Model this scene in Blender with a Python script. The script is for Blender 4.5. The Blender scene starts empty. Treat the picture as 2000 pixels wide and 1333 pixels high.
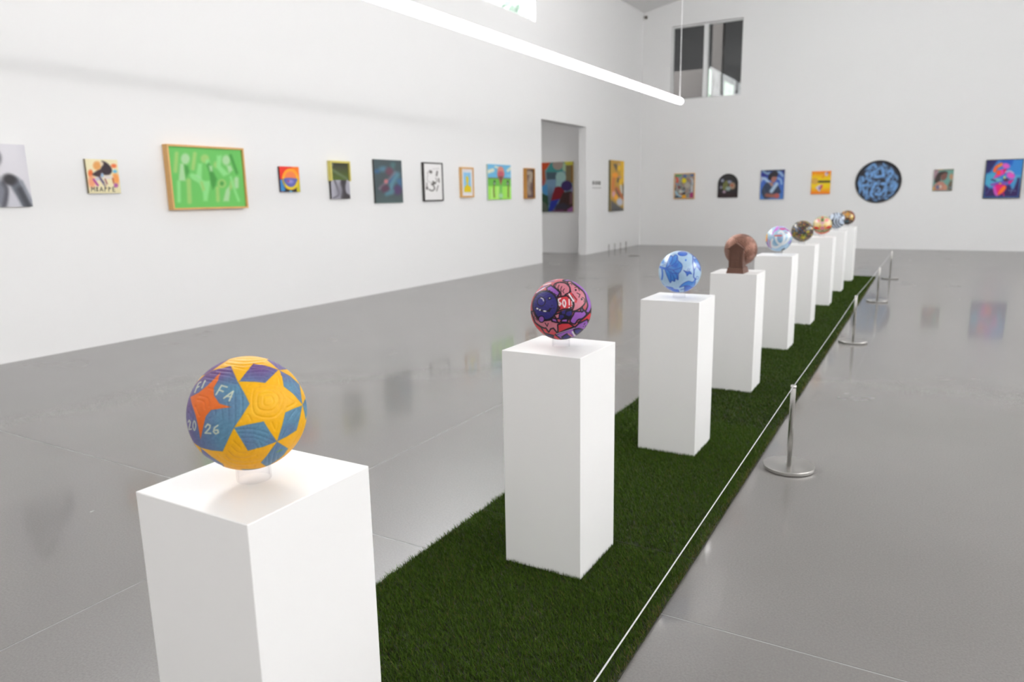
import bpy, bmesh, math, random
import numpy as np
from mathutils import Matrix, Vector

# ------------------------------------------------------------------ camera, world, exposure
scene = bpy.context.scene
COL = scene.collection
CAM = Vector((0.0, 0.0, 1.36))
C_R = Vector((0.86685596, 0.49823973, -0.01783002))
C_U = Vector((-0.0824075, 0.17846344, 0.98048957))
C_F = Vector((-0.49170087, 0.84847391, -0.19576078))
cam_data = bpy.data.cameras.new('camera')
cam = bpy.data.objects.new('camera', cam_data)
COL.objects.link(cam)
cam.matrix_world = Matrix(((C_R.x, C_U.x, -C_F.x, CAM.x), (C_R.y, C_U.y, -C_F.y, CAM.y),
                           (C_R.z, C_U.z, -C_F.z, CAM.z), (0, 0, 0, 1)))
cam_data.sensor_width = 36.0
cam_data.lens = 1410.8 * 36.0 / 2000.0
cam_data.clip_start = 0.05
cam_data.dof.use_dof = True
cam_data.dof.focus_distance = 1.9
cam_data.dof.aperture_fstop = 3.4
scene.camera = cam

world = bpy.data.worlds.new('sky'); scene.world = world
world.use_nodes = True
bgn = world.node_tree.nodes['Background']
bgn.inputs[0].default_value = (0.97, 0.975, 1.0, 1)
bgn.inputs[1].default_value = 20.0
TUBE_STRENGTH, TUBE_DIMMED = 26.5, 12.6
scene.view_settings.view_transform = 'Standard'
scene.view_settings.look = 'None'
scene.view_settings.exposure = -0.1
scene.view_settings.gamma = 1.0
scene.view_settings.use_curve_mapping = False
scene.cycles.use_denoising = True
scene.cycles.max_bounces = 10
scene.cycles.diffuse_bounces = 6
scene.cycles.transparent_max_bounces = 16
scene.cycles.sample_clamp_indirect = 6.0
rng = np.random.default_rng(7)
random.seed(7)

# ------------------------------------------------------------------ measures (metres)
XL, YB = -6.978, 19.165          # left wall face, far wall face
XR, YR = 6.978, -6.0             # right wall, wall behind the visitor
T = 0.19                         # wall thickness
ZE, SL = 5.98, 0.197             # eaves height, roof slope
ZRIDGE = ZE + SL * 6.978
DOOR0, DOOR1, DOORH = 13.368, 15.576, 2.885
PH, PW = 0.823, 0.309            # pedestal height and width

# ------------------------------------------------------------------ helpers
def s2l(c):
    c = np.asarray(c, float) / 255.0
    return np.where(c <= 0.04045, c / 12.92, ((c + 0.055) / 1.055) ** 2.4)
def lin(r, g, b):
    v = s2l((r, g, b)); return (float(v[0]), float(v[1]), float(v[2]), 1.0)

def new_mat(name):
    m = bpy.data.materials.new(name); m.use_nodes = True
    nt = m.node_tree
    return m, nt, nt.nodes['Principled BSDF'], nt.nodes['Material Output']

def mat_plain(name, col, rough=0.5, metal=0.0, var=0.04, scale=8.0, bump=0.0, bscale=60.0, spec=0.5):
    m, nt, b, out = new_mat(name)
    tc = nt.nodes.new('ShaderNodeTexCoord')
    no = nt.nodes.new('ShaderNodeTexNoise'); no.inputs['Scale'].default_value = scale; no.inputs['Detail'].default_value = 4
    nt.links.new(tc.outputs['Object'], no.inputs['Vector'])
    mx = nt.nodes.new('ShaderNodeMix'); mx.data_type = 'RGBA'
    mx.inputs[6].default_value = tuple(c * (1 - var) for c in col[:3]) + (1,)
    mx.inputs[7].default_value = tuple(min(1, c * (1 + var)) for c in col[:3]) + (1,)
    nt.links.new(no.outputs['Fac'], mx.inputs[0])
    nt.links.new(mx.outputs[2], b.inputs['Base Color'])
    b.inputs['Roughness'].default_value = rough
    b.inputs['Metallic'].default_value = metal
    b.inputs['Specular IOR Level'].default_value = spec
    if bump > 0:
        n2 = nt.nodes.new('ShaderNodeTexNoise'); n2.inputs['Scale'].default_value = bscale; n2.inputs['Detail'].default_value = 3
        nt.links.new(tc.outputs['Object'], n2.inputs['Vector'])
        bp = nt.nodes.new('ShaderNodeBump'); bp.inputs['Strength'].default_value = bump; bp.inputs['Distance'].default_value = 0.002
        nt.links.new(n2.outputs['Fac'], bp.inputs['Height']); nt.links.new(bp.outputs['Normal'], b.inputs['Normal'])
    return m

def mat_paint(name, rough=0.5, spec=0.5, metal=0.0, bump=0.15, bscale=250.0, coat=0.0):
    m, nt, b, out = new_mat(name)
    at = nt.nodes.new('ShaderNodeAttribute'); at.attribute_name = 'Col'
    nt.links.new(at.outputs['Color'], b.inputs['Base Color'])
    b.inputs['Roughness'].default_value = rough
    b.inputs['Specular IOR Level'].default_value = spec
    b.inputs['Metallic'].default_value = metal
    b.inputs['Coat Weight'].default_value = coat
    tc = nt.nodes.new('ShaderNodeTexCoord')
    n2 = nt.nodes.new('ShaderNodeTexNoise'); n2.inputs['Scale'].default_value = bscale
    nt.links.new(tc.outputs['Object'], n2.inputs['Vector'])
    bp = nt.nodes.new('ShaderNodeBump'); bp.inputs['Strength'].default_value = bump; bp.inputs['Distance'].default_value = 0.001
    nt.links.new(n2.outputs['Fac'], bp.inputs['Height']); nt.links.new(bp.outputs['Normal'], b.inputs['Normal'])
    return m

def mat_clear(name, tint=(1, 1, 1), refl=1.0):
    m, nt, b, out = new_mat(name)
    nt.nodes.remove(b)
    tr = nt.nodes.new('ShaderNodeBsdfTransparent'); tr.inputs[0].default_value = tint + (1,)
    gl = nt.nodes.new('ShaderNodeBsdfGlossy'); gl.inputs['Roughness'].default_value = 0.02
    lw = nt.nodes.new('ShaderNodeLayerWeight'); lw.inputs[0].default_value = 0.5
    pw = nt.nodes.new('ShaderNodeMath'); pw.operation = 'POWER'; pw.inputs[1].default_value = 4.0
    mu = nt.nodes.new('ShaderNodeMath'); mu.operation = 'MULTIPLY_ADD'; mu.inputs[1].default_value = 0.6 * refl; mu.inputs[2].default_value = 0.04 * refl
    mx = nt.nodes.new('ShaderNodeMixShader')
    nt.links.new(lw.outputs['Facing'], pw.inputs[0]); nt.links.new(pw.outputs[0], mu.inputs[0]); nt.links.new(mu.outputs[0], mx.inputs[0])
    nt.links.new(tr.outputs[0], mx.inputs[1]); nt.links.new(gl.outputs[0], mx.inputs[2])
    nt.links.new(mx.outputs[0], out.inputs[0])
    return m

def mat_emit(name, col, strength):
    m, nt, b, out = new_mat(name)
    b.inputs['Base Color'].default_value = (0.9, 0.9, 0.9, 1) if strength > 5 else (0.12, 0.14, 0.12, 1)
    b.inputs['Emission Color'].default_value = col
    b.inputs['Emission Strength'].default_value = strength
    return m

M = {}
M['wall'] = mat_plain('white_wall_paint', (0.89, 0.888, 0.885), 0.65, var=0.008, scale=0.8, bump=0.05, bscale=180, spec=0.3)
M['ceil'] = mat_plain('white_ceiling_paint', (0.87, 0.87, 0.865), 0.75, var=0.01, scale=0.8, spec=0.2)
M['frame_white'] = mat_plain('white_window_frame', (0.84, 0.85, 0.85), 0.4, var=0.01)
M['plinth'] = mat_plain('white_pedestal_paint', (0.91, 0.91, 0.902), 0.42, var=0.006, scale=5, bump=0.03, bscale=220)
M['joint'] = mat_plain('pale_joint_filler', (0.31, 0.31, 0.305), 0.35, var=0.03)
M['backing'] = mat_plain('black_turf_backing', (0.03, 0.032, 0.02), 0.9, var=0.2, scale=60)
M['wood'] = mat_plain('light_oak_frame', lin(214, 168, 104), 0.5, var=0.10, scale=30)
M['wood_brown'] = mat_plain('golden_brown_wood', lin(176, 124, 52), 0.5, var=0.12, scale=30)
M['black_frame'] = mat_plain('black_frame_paint', lin(42, 38, 36), 0.4, var=0.1)
M['dark_edge'] = mat_plain('dark_canvas_edge', lin(70, 66, 54), 0.7, var=0.15, scale=20)
M['white_edge'] = mat_plain('white_canvas_edge', lin(225, 224, 222), 0.7, var=0.04)
M['yellow_edge'] = mat_plain('yellow_frame_paint', lin(214, 202, 108), 0.5, var=0.05)
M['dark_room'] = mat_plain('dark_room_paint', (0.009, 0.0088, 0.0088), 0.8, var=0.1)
M['taupe'] = mat_plain('taupe_partition', lin(56, 51, 48), 0.7, var=0.04)
M['cord'] = mat_plain('pale_grey_cord', lin(205, 206, 208), 0.4, var=0.03, scale=200)
M['wire'] = mat_plain('steel_wire', lin(150, 152, 158), 0.35, metal=0.6, var=0.05)
M['sensor'] = mat_plain('grey_sensor', lin(95, 88, 78), 0.5)
M['vinyl'] = mat_plain('dark_vinyl', lin(70, 66, 62), 0.5)
M['vinyl_pale'] = mat_plain('grey_vinyl', lin(186, 184, 182), 0.5)
M['post_grey'] = mat_plain('grey_post_metal', lin(150, 148, 145), 0.4, metal=0.3)
M['box_lid'] = mat_plain('floor_box_steel', lin(112, 108, 104), 0.4, metal=0.4)
M['bronze'] = mat_paint('brown_bronze', 0.33, 0.5, metal=0.8, bump=0.1, bscale=200)
M['bronze_flat'] = mat_plain('brown_bronze_matt', lin(104, 73, 61), 0.5, metal=0.45, var=0.18, scale=40, bump=0.3, bscale=120)
M['bark'] = mat_plain('tree_bark', lin(92, 80, 66), 0.9, var=0.2)
M['leaf'] = mat_plain('tree_leaf', lin(172, 184, 175), 0.7, var=0.25, scale=2)
M['acrylic'] = mat_clear('clear_acrylic', (0.985, 0.985, 0.99), 0.8)
M['glass'] = mat_clear('window_glass', (0.965, 0.975, 0.97), 0.6)
M['art'] = mat_paint('painted_canvas', 0.55, 0.35)
M['ball_satin'] = mat_paint('painted_ball_satin', 0.46, 0.28, bump=0.08, bscale=400)
M['ball_gloss'] = mat_paint('painted_ball_gloss', 0.22, 0.45, bump=0.05, bscale=300, coat=0.3)
M['tube'] = mat_emit('added_tube_diffuser', (1.0, 0.978, 0.975, 1), TUBE_STRENGTH)  # glow of the added fill tubes only
M['tube_dimmed'] = mat_emit('led_tube_diffuser_dimmed', (1.0, 0.978, 0.980, 1), TUBE_DIMMED)
M['lit_green'] = mat_emit('daylit_green_window', (0.50, 0.68, 0.52, 1), 0.75)
M['lit_white'] = mat_emit('daylit_white_window', (0.85, 0.92, 0.92, 1), 0.8)

def steel():
    m, nt, b, out = new_mat('brushed_steel')
    b.inputs['Base Color'].default_value = (0.52, 0.51, 0.49, 1)
    b.inputs['Metallic'].default_value = 1.0
    b.inputs['Roughness'].default_value = 0.27
    b.inputs['Anisotropic'].default_value = 0.75
    tg = nt.nodes.new('ShaderNodeTangent'); tg.direction_type = 'RADIAL'; tg.axis = 'Z'
    nt.links.new(tg.outputs[0], b.inputs['Tangent'])
    return m
M['steel'] = steel()

def floor_mat():
    m, nt, b, out = new_mat('polished_concrete')
    L = nt.links.new
    tc = nt.nodes.new('ShaderNodeTexCoord')
    def noise(scale, detail=5, rough=0.55):
        n = nt.nodes.new('ShaderNodeTexNoise'); n.inputs['Scale'].default_value = scale
        n.inputs['Detail'].default_value = detail; n.inputs['Roughness'].default_value = rough
        L(tc.outputs['Object'], n.inputs['Vector']); return n
    def ramp(src, stops):
        r = nt.nodes.new('ShaderNodeValToRGB')
        el = r.color_ramp.elements
        el[0].position, el[0].color = stops[0][0], stops[0][1] + (1,)
        el[1].position, el[1].color = stops[-1][0], stops[-1][1] + (1,)
        L(src.outputs['Fac'], r.inputs[0]); return r
    big = ramp(noise(0.45, 6), [(0.3, (0.170, 0.161, 0.153)), (0.7, (0.201, 0.191, 0.182))])
    fine = ramp(noise(140, 3), [(0.3, (0.90, 0.90, 0.90)), (0.7, (1.08, 1.08, 1.08))])
    spots = ramp(noise(7.5, 8, 0.75), [(0.27, (0.72, 0.72, 0.72)), (0.34, (1, 1, 1))])
    m1 = nt.nodes.new('ShaderNodeMix'); m1.data_type = 'RGBA'; m1.blend_type = 'MULTIPLY'; m1.inputs[0].default_value = 1
    L(big.outputs[0], m1.inputs[6]); L(fine.outputs[0], m1.inputs[7])
    m2 = nt.nodes.new('ShaderNodeMix'); m2.data_type = 'RGBA'; m2.blend_type = 'MULTIPLY'; m2.inputs[0].default_value = 0.2
    L(m1.outputs[2], m2.inputs[6]); L(spots.outputs[0], m2.inputs[7])
    L(m2.outputs[2], b.inputs['Base Color'])
    rr = nt.nodes.new('ShaderNodeMapRange'); rr.inputs['To Min'].default_value = 0.22; rr.inputs['To Max'].default_value = 0.30
    L(noise(1.3, 5).outputs['Fac'], rr.inputs['Value']); L(rr.outputs[0], b.inputs['Roughness'])
    b.inputs['Specular IOR Level'].default_value = 0.4
    b.inputs['Coat Weight'].default_value = 0.5
    b.inputs['Coat Roughness'].default_value = 0.07
    return m
M['floor'] = floor_mat()

def turf_mat():
    m, nt, b, out = new_mat('artificial_turf')
    at = nt.nodes.new('ShaderNodeAttribute'); at.attribute_name = 'Col'
    nt.links.new(at.outputs['Color'], b.inputs['Base Color'])
    b.inputs['Roughness'].default_value = 0.55
    b.inputs['Specular IOR Level'].default_value = 0.12
    return m
M['turf'] = turf_mat()

def link(o, parent=None):
    COL.objects.link(o)
    if parent is not None: o.parent = parent
    return o

def tag(o, label=None, cat=None, group=None, kind=None):
    if label: o['label'] = label
    if cat: o['category'] = cat
    if group: o['group'] = group
    if kind: o['kind'] = kind
    return o

def empty(name, loc=(0, 0, 0), rot=None):
    o = bpy.data.objects.new(name, None); o.empty_display_size = 0.05
    COL.objects.link(o); o.location = loc
    if rot is not None: o.rotation_euler = rot
    return o

def from_bm(name, bm, mat, parent=None, smooth=False):
    me = bpy.data.meshes.new(name)
    bmesh.ops.recalc_face_normals(bm, faces=bm.faces)
    bm.to_mesh(me); bm.free()
    if smooth:
        for p in me.polygons: p.use_smooth = True
    me.materials.append(mat)
    return link(bpy.data.objects.new(name, me), parent)

def bm_box(bm, x0, x1, y0, y1, z0, z1, bevel=0.0, seg=2):
    ps = [(x0, y0, z0), (x1, y0, z0), (x1, y1, z0), (x0, y1, z0), (x0, y0, z1), (x1, y0, z1), (x1, y1, z1), (x0, y1, z1)]
    vs = [bm.verts.new(p) for p in ps]
    fs = [bm.faces.new([vs[i] for i in f]) for f in ((0, 3, 2, 1), (4, 5, 6, 7), (0, 1, 5, 4), (1, 2, 6, 5), (2, 3, 7, 6), (3, 0, 4, 7))]
    if bevel > 0:
        es = list({e for f in fs for e in f.edges})
        bmesh.ops.bevel(bm, geom=es, offset=bevel, segments=seg, profile=0.5, affect='EDGES')
    return vs

def boxes(name, lst, mat, parent=None, bevel=0.0):
    bm = bmesh.new()
    for b in lst: bm_box(bm, *b, bevel=bevel)
    return from_bm(name, bm, mat, parent)

def prism(bm, pts2, axis, a0, a1):
    """extrude polygon pts2 along an axis between a0 and a1"""
    def P(p, a):
        return {'y': (p[0], a, p[1]), 'x': (a, p[0], p[1]), 'z': (p[0], p[1], a)}[axis]
    A = [bm.verts.new(P(p, a0)) for p in pts2]; B = [bm.verts.new(P(p, a1)) for p in pts2]
    n = len(pts2)
    bm.faces.new(A); bm.faces.new(B[::-1])
    for i in range(n): bm.faces.new((A[i], B[i], B[(i + 1) % n], A[(i + 1) % n]))

def lathe(bm, prof, seg=32, c=(0, 0, 0)):
    rings = []
    for r, z in prof:
        if r < 1e-6: rings.append([bm.verts.new((c[0], c[1], c[2] + z))])
        else: rings.append([bm.verts.new((c[0] + r * math.cos(2 * math.pi * k / seg), c[1] + r * math.sin(2 * math.pi * k / seg), c[2] + z)) for k in range(seg)])
    for a, b in zip(rings, rings[1:]):
        for k in range(seg):
            k2 = (k + 1) % seg
            if len(a) == 1 and len(b) == 1: continue
            if len(a) == 1: bm.faces.new((a[0], b[k], b[k2]))
            elif len(b) == 1: bm.faces.new((a[k], a[k2], b[0]))
            else: bm.faces.new((a[k], a[k2], b[k2], b[k]))

def tube_path(bm, pts, rad, seg=8, cap=True):
    pts = [Vector(p) for p in pts]
    rings = []
    for i, p in enumerate(pts):
        d = (pts[min(i + 1, len(pts) - 1)] - pts[max(i - 1, 0)]).normalized()
        a = d.orthogonal() if abs(d.z) > 0.95 else d.cross(Vector((0, 0, 1)))
        a.normalize(); b = d.cross(a)
        r = rad[i] if isinstance(rad, (list, tuple)) else rad
        rings.append([bm.verts.new(p + (a * math.cos(t) + b * math.sin(t)) * r) for t in [2 * math.pi * k / seg for k in range(seg)]])
    for A, B in zip(rings, rings[1:]):
        for k in range(seg): bm.faces.new((A[k], A[(k + 1) % seg], B[(k + 1) % seg], B[k]))
    if cap: bm.faces.new(rings[0][::-1]); bm.faces.new(rings[-1])

def np_mesh(name, V, F, mat, parent=None, cols=None, smooth=False):
    """V (n,3), F (m,k) numpy -> mesh object; cols (n,3) linear"""
    me = bpy.data.meshes.new(name)
    V = np.ascontiguousarray(V, np.float32); F = np.ascontiguousarray(F, np.int32)
    m, k = F.shape
    me.vertices.add(len(V)); me.vertices.foreach_set('co', V.ravel())
    me.loops.add(m * k); me.loops.foreach_set('vertex_index', F.ravel())
    me.polygons.add(m)
    me.polygons.foreach_set('loop_start', np.arange(0, m * k, k, dtype=np.int32))
    if smooth: me.polygons.foreach_set('use_smooth', np.ones(m, bool))
    me.update(calc_edges=True)
    if cols is not None:
        at = me.color_attributes.new('Col', 'FLOAT_COLOR', 'POINT')
        c4 = np.ones((len(V), 4), np.float32); c4[:, :3] = cols
        at.data.foreach_set('color', c4.ravel())
    me.materials.append(mat)
    return link(bpy.data.objects.new(name, me), parent)

# ------------------------------------------------------------------ the painter: colours points of a surface
def catmull(pts, closed=True, n=6):
    P = np.asarray(pts, float); out = []
    N = len(P)
    for i in range(N if closed else N - 1):
        if closed: p0, p1, p2, p3 = P[(i - 1) % N], P[i], P[(i + 1) % N], P[(i + 2) % N]
        else: p0, p1, p2, p3 = P[max(i - 1, 0)], P[i], P[i + 1], P[min(i + 2, N - 1)]
        for t in np.arange(n) / n:
            out.append(0.5 * (2 * p1 + (p2 - p0) * t + (2 * p0 - 5 * p1 + 4 * p2 - p3) * t * t + (3 * p1 - p0 - 3 * p2 + p3) * t ** 3))
    if not closed: out.append(P[-1])
    return np.array(out)

class Art:
    def __init__(s, X, Y, soft=2.0):
        s.X = np.asarray(X, float); s.Y = np.asarray(Y, float); s.soft = soft
        s.C = np.zeros((len(s.X), 3))
    def fill(s, c): s.C[:] = c
    def mix(s, idx, a, c):
        a = np.clip(a, 0, 1)[:, None]; s.C[idx] = s.C[idx] * (1 - a) + np.asarray(c, float) * a
    def box_idx(s, x0, x1, y0, y1):
        return np.nonzero((s.X > x0) & (s.X < x1) & (s.Y > y0) & (s.Y < y1))[0]
    @staticmethod
    def seg_d(x, y, P, closed):
        d = np.full(len(x), 1e18); n = len(P)
        for i in range(n if closed else n - 1):
            a, b = P[i], P[(i + 1) % n]; e = b - a; L = e @ e + 1e-12
            t = np.clip(((x - a[0]) * e[0] + (y - a[1]) * e[1]) / L, 0, 1)
            d = np.minimum(d, (x - a[0] - t * e[0]) ** 2 + (y - a[1] - t * e[1]) ** 2)
        return np.sqrt(d)
    @staticmethod
    def inside(x, y, P):
        r = np.zeros(len(x), bool); n = len(P)
        for i in range(n):
            a, b = P[i], P[(i + 1) % n]
            if a[1] == b[1]: continue
            c = (a[1] > y) != (b[1] > y)
            r ^= c & (x < (b[0] - a[0]) * (y - a[1]) / (b[1] - a[1]) + a[0])
        return r
    def poly(s, pts, c, soft=None, smooth=False, alpha=1.0, edge=None, ew=0):
        so = soft or s.soft
        P = catmull(pts) if smooth else np.asarray(pts, float)
        m = so + ew + 1
        i = s.box_idx(P[:, 0].min() - m, P[:, 0].max() + m, P[:, 1].min() - m, P[:, 1].max() + m)
        if not len(i): return
        x, y = s.X[i], s.Y[i]
        d = s.seg_d(x, y, P, True); d = np.where(s.inside(x, y, P), -d, d)
        s.mix(i, alpha * (0.5 - d / so), c)
        if edge is not None: s.mix(i, 0.5 - (np.abs(d) - ew / 2) / so, edge)
    def ell(s, cx, cy, rx, ry, c, soft=None, ang=0.0, alpha=1.0, edge=None, ew=0):
        so = soft or s.soft; R = max(rx, ry) + so + ew
        i = s.box_idx(cx - R, cx + R, cy - R, cy + R)
        if not len(i): return
        a = math.radians(ang); dx, dy = s.X[i] - cx, s.Y[i] - cy
        u = (dx * math.cos(a) + dy * math.sin(a)) / rx; v = (-dx * math.sin(a) + dy * math.cos(a)) / ry
        d = (np.sqrt(u * u + v * v) - 1) * min(rx, ry)
        s.mix(i, alpha * (0.5 - d / so), c)
        if edge is not None: s.mix(i, 0.5 - (np.abs(d) - ew / 2) / so, edge)
    def line(s, pts, w, c, soft=None, smooth=False, closed=False, alpha=1.0):
        so = soft or s.soft
        P = catmull(pts, closed) if smooth else np.asarray(pts, float)
        m = w + so
        i = s.box_idx(P[:, 0].min() - m, P[:, 0].max() + m, P[:, 1].min() - m, P[:, 1].max() + m)
        if not len(i): return
        d = s.seg_d(s.X[i], s.Y[i], P, closed)
        s.mix(i, alpha * (0.5 - (d - w / 2) / so), c)
    def noise(s, scale, seed=0):
        g = np.random.default_rng(seed).random((64, 64))
        x, y = s.X / scale, s.Y / scale
        xi, yi = np.floor(x).astype(int), np.floor(y).astype(int); fx, fy = x - xi, y - yi
        fx, fy = fx * fx * (3 - 2 * fx), fy * fy * (3 - 2 * fy)
        G = lambda a, b: g[a % 64, b % 64]
        return (G(xi, yi) * (1 - fx) + G(xi + 1, yi) * fx) * (1 - fy) + (G(xi, yi + 1) * (1 - fx) + G(xi + 1, yi + 1) * fx) * fy
    def blend(s, a, c): s.mix(np.arange(len(s.X)), a, c)
    def jitter(s, scale, amt, seed=0):
        n = s.noise(scale, seed) * 0.6 + s.noise(scale * 0.45, seed + 1) * 0.4
        s.C *= (1 + amt * (n - 0.5))[:, None]
    def linear(s): return s2l(np.clip(s.C, 0, 255))

def homography(quad):
    A, b = [], []
    for (u, v), (x, y) in zip(((0, 0), (1, 0), (1, 1), (0, 1)), quad):
        A.append([u, v, 1, 0, 0, 0, -u * x, -v * x]); b.append(x)
        A.append([0, 0, 0, u, v, 1, -u * y, -v * y]); b.append(y)
    return np.append(np.linalg.solve(np.array(A, float), np.array(b, float)), 1).reshape(3, 3)

# ------------------------------------------------------------------ the setting
# floor: pale joint filler below, concrete slabs above it
FX = [-12.0, -2.41, 2.16, XR + T]; FY = [YR - T, 2.11, 8.0 + 12.0]
fl = boxes('floor', [(FX[0], FX[-1], FY[0], FY[-1], -0.20, -0.0007)], M['joint'])
tag(fl, 'grey polished concrete floor with pale thin joints', 'floor', kind='structure')
for i in range(3):
    for j in range(2):
        g = 0.0035
        boxes('floor_slab', [(FX[i] + (g if i else 0), FX[i + 1] - (g if i < 2 else 0), FY[j] + (g if j else 0), FY[j + 1] - (g if j < 1 else 0), -0.0006, 0.0)], M['floor'], fl)

# clerestory opening in the long walls
CL0, CL1, CLZ0, CLZ1 = 3.4, 13.165, 4.67, 5.75
def long_wall(name, x0, x1, door, label):
    top = ZE + 0.05
    L = [(x0, x1, YR, YB, CLZ1, top), (x0, x1, YR, CL0, 0 if not door else 0, CLZ1), (x0, x1, CL1, YB, DOORH if door else 0, CLZ1)]
    if door:
        L += [(x0, x1, CL0, CL1, 0, CLZ0), (x0, x1, CL1, DOOR0, 0, DOORH), (x0, x1, DOOR1, YB, 0, DOORH)]
    else:
        L += [(x0, x1, CL0, CL1, 0, CLZ0)]
    return tag(boxes(name, L, M['wall']), label, 'wall', kind='structure')
long_wall('wall_left', XL - T, XL, True, 'long white gallery wall with doorway and row of pictures')
long_wall('wall_right', XR, XR + T, False, 'white gallery wall opposite the long picture wall')
def clerestory(name, xin, sgn, label):
    r = tag(empty(name, (xin, CL0, CLZ0)), label, 'window', kind='structure')
    xa, xb = sorted((sgn * (0.115), sgn * 0.175))
    w, h, f = CL1 - CL0, CLZ1 - CLZ0, 0.07
    boxes('window_frame', [(xa, xb, 0, w, 0, f), (xa, xb, 0, w, h - f, h), (xa, xb, 0, f, f, h - f), (xa, xb, w - f, w, f, h - f)], M['frame_white'], r, 0.004)
    n = 4
    for k in range(n):
        y0 = f + (w - 2 * f) * k / n; y1 = f + (w - 2 * f) * (k + 1) / n
        xm = (xa + xb) / 2
        boxes('pane', [(xm - 0.004, xm + 0.004, y0 + 0.002, y1 - 0.002, f, h - f)], M['glass'], r)
        if k: boxes('mullion', [(xa, xb, y0 - 0.025, y0 + 0.025, f, h - f)], M['frame_white'], r, 0.004)
clerestory('window_1', XL, -1, 'bright high window above the long picture wall')
clerestory('added_window_3', XR, 1, 'added unseen high window in the right gallery wall')  # unseen window, added to brighten the pedestals' right faces

# gable walls
WX0, WX1, WZ0, WZ1 = -6.21, -4.41, 3.745, 5.56
def roof_z(x): return ZE + SL * (6.978 - abs(x))
bm = bmesh.new()
for poly in ([(XL, 0), (WX0, 0), (WX0, roof_z(WX0) + .05), (XL, ZE + .05)],
             [(WX0, 0), (WX1, 0), (WX1, WZ0), (WX0, WZ0)],
             [(WX0, WZ1), (WX1, WZ1), (WX1, roof_z(WX1) + .05), (WX0, roof_z(WX0) + .05)],
             [(WX1, 0), (XR, 0), (XR, ZE + .05), (0, ZRIDGE + .05), (WX1, roof_z(WX1) + .05)]):
    prism(bm, poly, 'y', YB, YB + T)
tag(from_bm('wall_back', bm, M['wall']), 'white far gallery wall with an upper window and pictures', 'wall', kind='structure')
bm = bmesh.new()
prism(bm, [(XL, 0), (XR, 0), (XR, ZE + .05), (0, ZRIDGE + .05), (XL, ZE + .05)], 'y', YR - T, YR)
tag(from_bm('wall_rear', bm, M['wall']), 'white gallery wall behind the visitor', 'wall', kind='structure')
bm = bmesh.new()
prism(bm, [(XL - T, ZE - SL * T), (0, ZRIDGE), (XR + T, ZE - SL * T), (XR + T, ZE + .25), (0, ZRIDGE + .25), (XL - T, ZE + .25)], 'y', YR - T, YB + T)
tag(from_bm('ceiling', bm, M['ceil']), 'white sloping gallery ceiling', 'ceiling', kind='structure')

# upper window in the far wall and the dim room behind it
r = tag(empty('window_2', (0, YB, 0)), 'two-pane upper window looking into a dim room', 'window', kind='structure')
f = 0.035
boxes('window_frame', [(WX0, WX1, .10, .16, WZ0, WZ0 + f), (WX0, WX1, .10, .16, WZ1 - f, WZ1), (WX0, WX0 + f, .10, .16, WZ0 + f, WZ1 - f), (WX1 - f, WX1, .10, .16, WZ0 + f, WZ1 - f)], M['frame_white'], r, 0.004)
boxes('mullion', [(-5.375, -5.270, .02, .16, WZ0 + f, WZ1 - f)], M['frame_white'], r, 0.004)
for a, b in ((WX0 + f, -5.375), (-5.270, WX1 - f)):
    boxes('pane', [(a + .001, b - .001, .125, .133, WZ0 + f, WZ1 - f)], M['glass'], r)
UY = YB + T
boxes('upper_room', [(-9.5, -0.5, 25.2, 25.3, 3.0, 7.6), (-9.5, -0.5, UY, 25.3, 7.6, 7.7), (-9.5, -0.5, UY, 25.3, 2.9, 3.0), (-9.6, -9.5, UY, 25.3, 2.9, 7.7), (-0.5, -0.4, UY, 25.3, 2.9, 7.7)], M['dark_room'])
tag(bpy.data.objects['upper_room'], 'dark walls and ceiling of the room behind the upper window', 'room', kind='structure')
KX = 22.2 / YB
tag(boxes('half_wall', [(-7.9, -5.38 * KX + .02, 22.2, 22.32, 3.0, 1.36 + 3.10 * KX)], M['taupe']), 'taupe half-height wall inside the dim upper room', 'wall', kind='structure')
tag(boxes('column', [(-5.152 * KX, -4.905 * KX, 22.2, 22.45, 3.0, 7.6)], M['taupe']), 'taupe square column behind the right pane of the upper window', 'column')
KF = 25.15 / YB
def far_window(name, pts, mat, label):
    bm = bmesh.new(); prism(bm, [(x * KF, 1.36 + (z - 1.36) * KF) for x, z in pts], 'y', 25.12, 25.19)
    root = tag(empty(name, (0, 0, 0)), label, 'window', kind='structure')
    from_bm('pane', bm, mat, root)
    bm = bmesh.new()
    q = [(x * KF, 25.11, 1.36 + (z - 1.36) * KF) for x, z in pts]
    tube_path(bm, q + [q[0]], 0.025, 4)
    from_bm('window_frame', bm, M['black_frame'], root)
far_window('window_4', [(-5.30, 3.6), (-4.985, 3.6), (-4.99, 4.30), (-5.10, 4.40), (-5.30, 4.48)], M['lit_green'], 'pale green daylit window deep in the upper room beside the column')
far_window('window_5', [(-4.83, 3.6), (-4.575, 3.6), (-4.565, 4.0), (-4.66, 4.03), (-4.82, 4.14)], M['lit_green'], 'smaller green daylit window at the right end of the upper room')
far_window('window_6', [(-4.965, 3.6), (-4.91, 3.6), (-4.93, 4.15), (-4.97, 4.22)], M['lit_white'], 'narrow white daylit window strip in the upper room')

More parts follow.
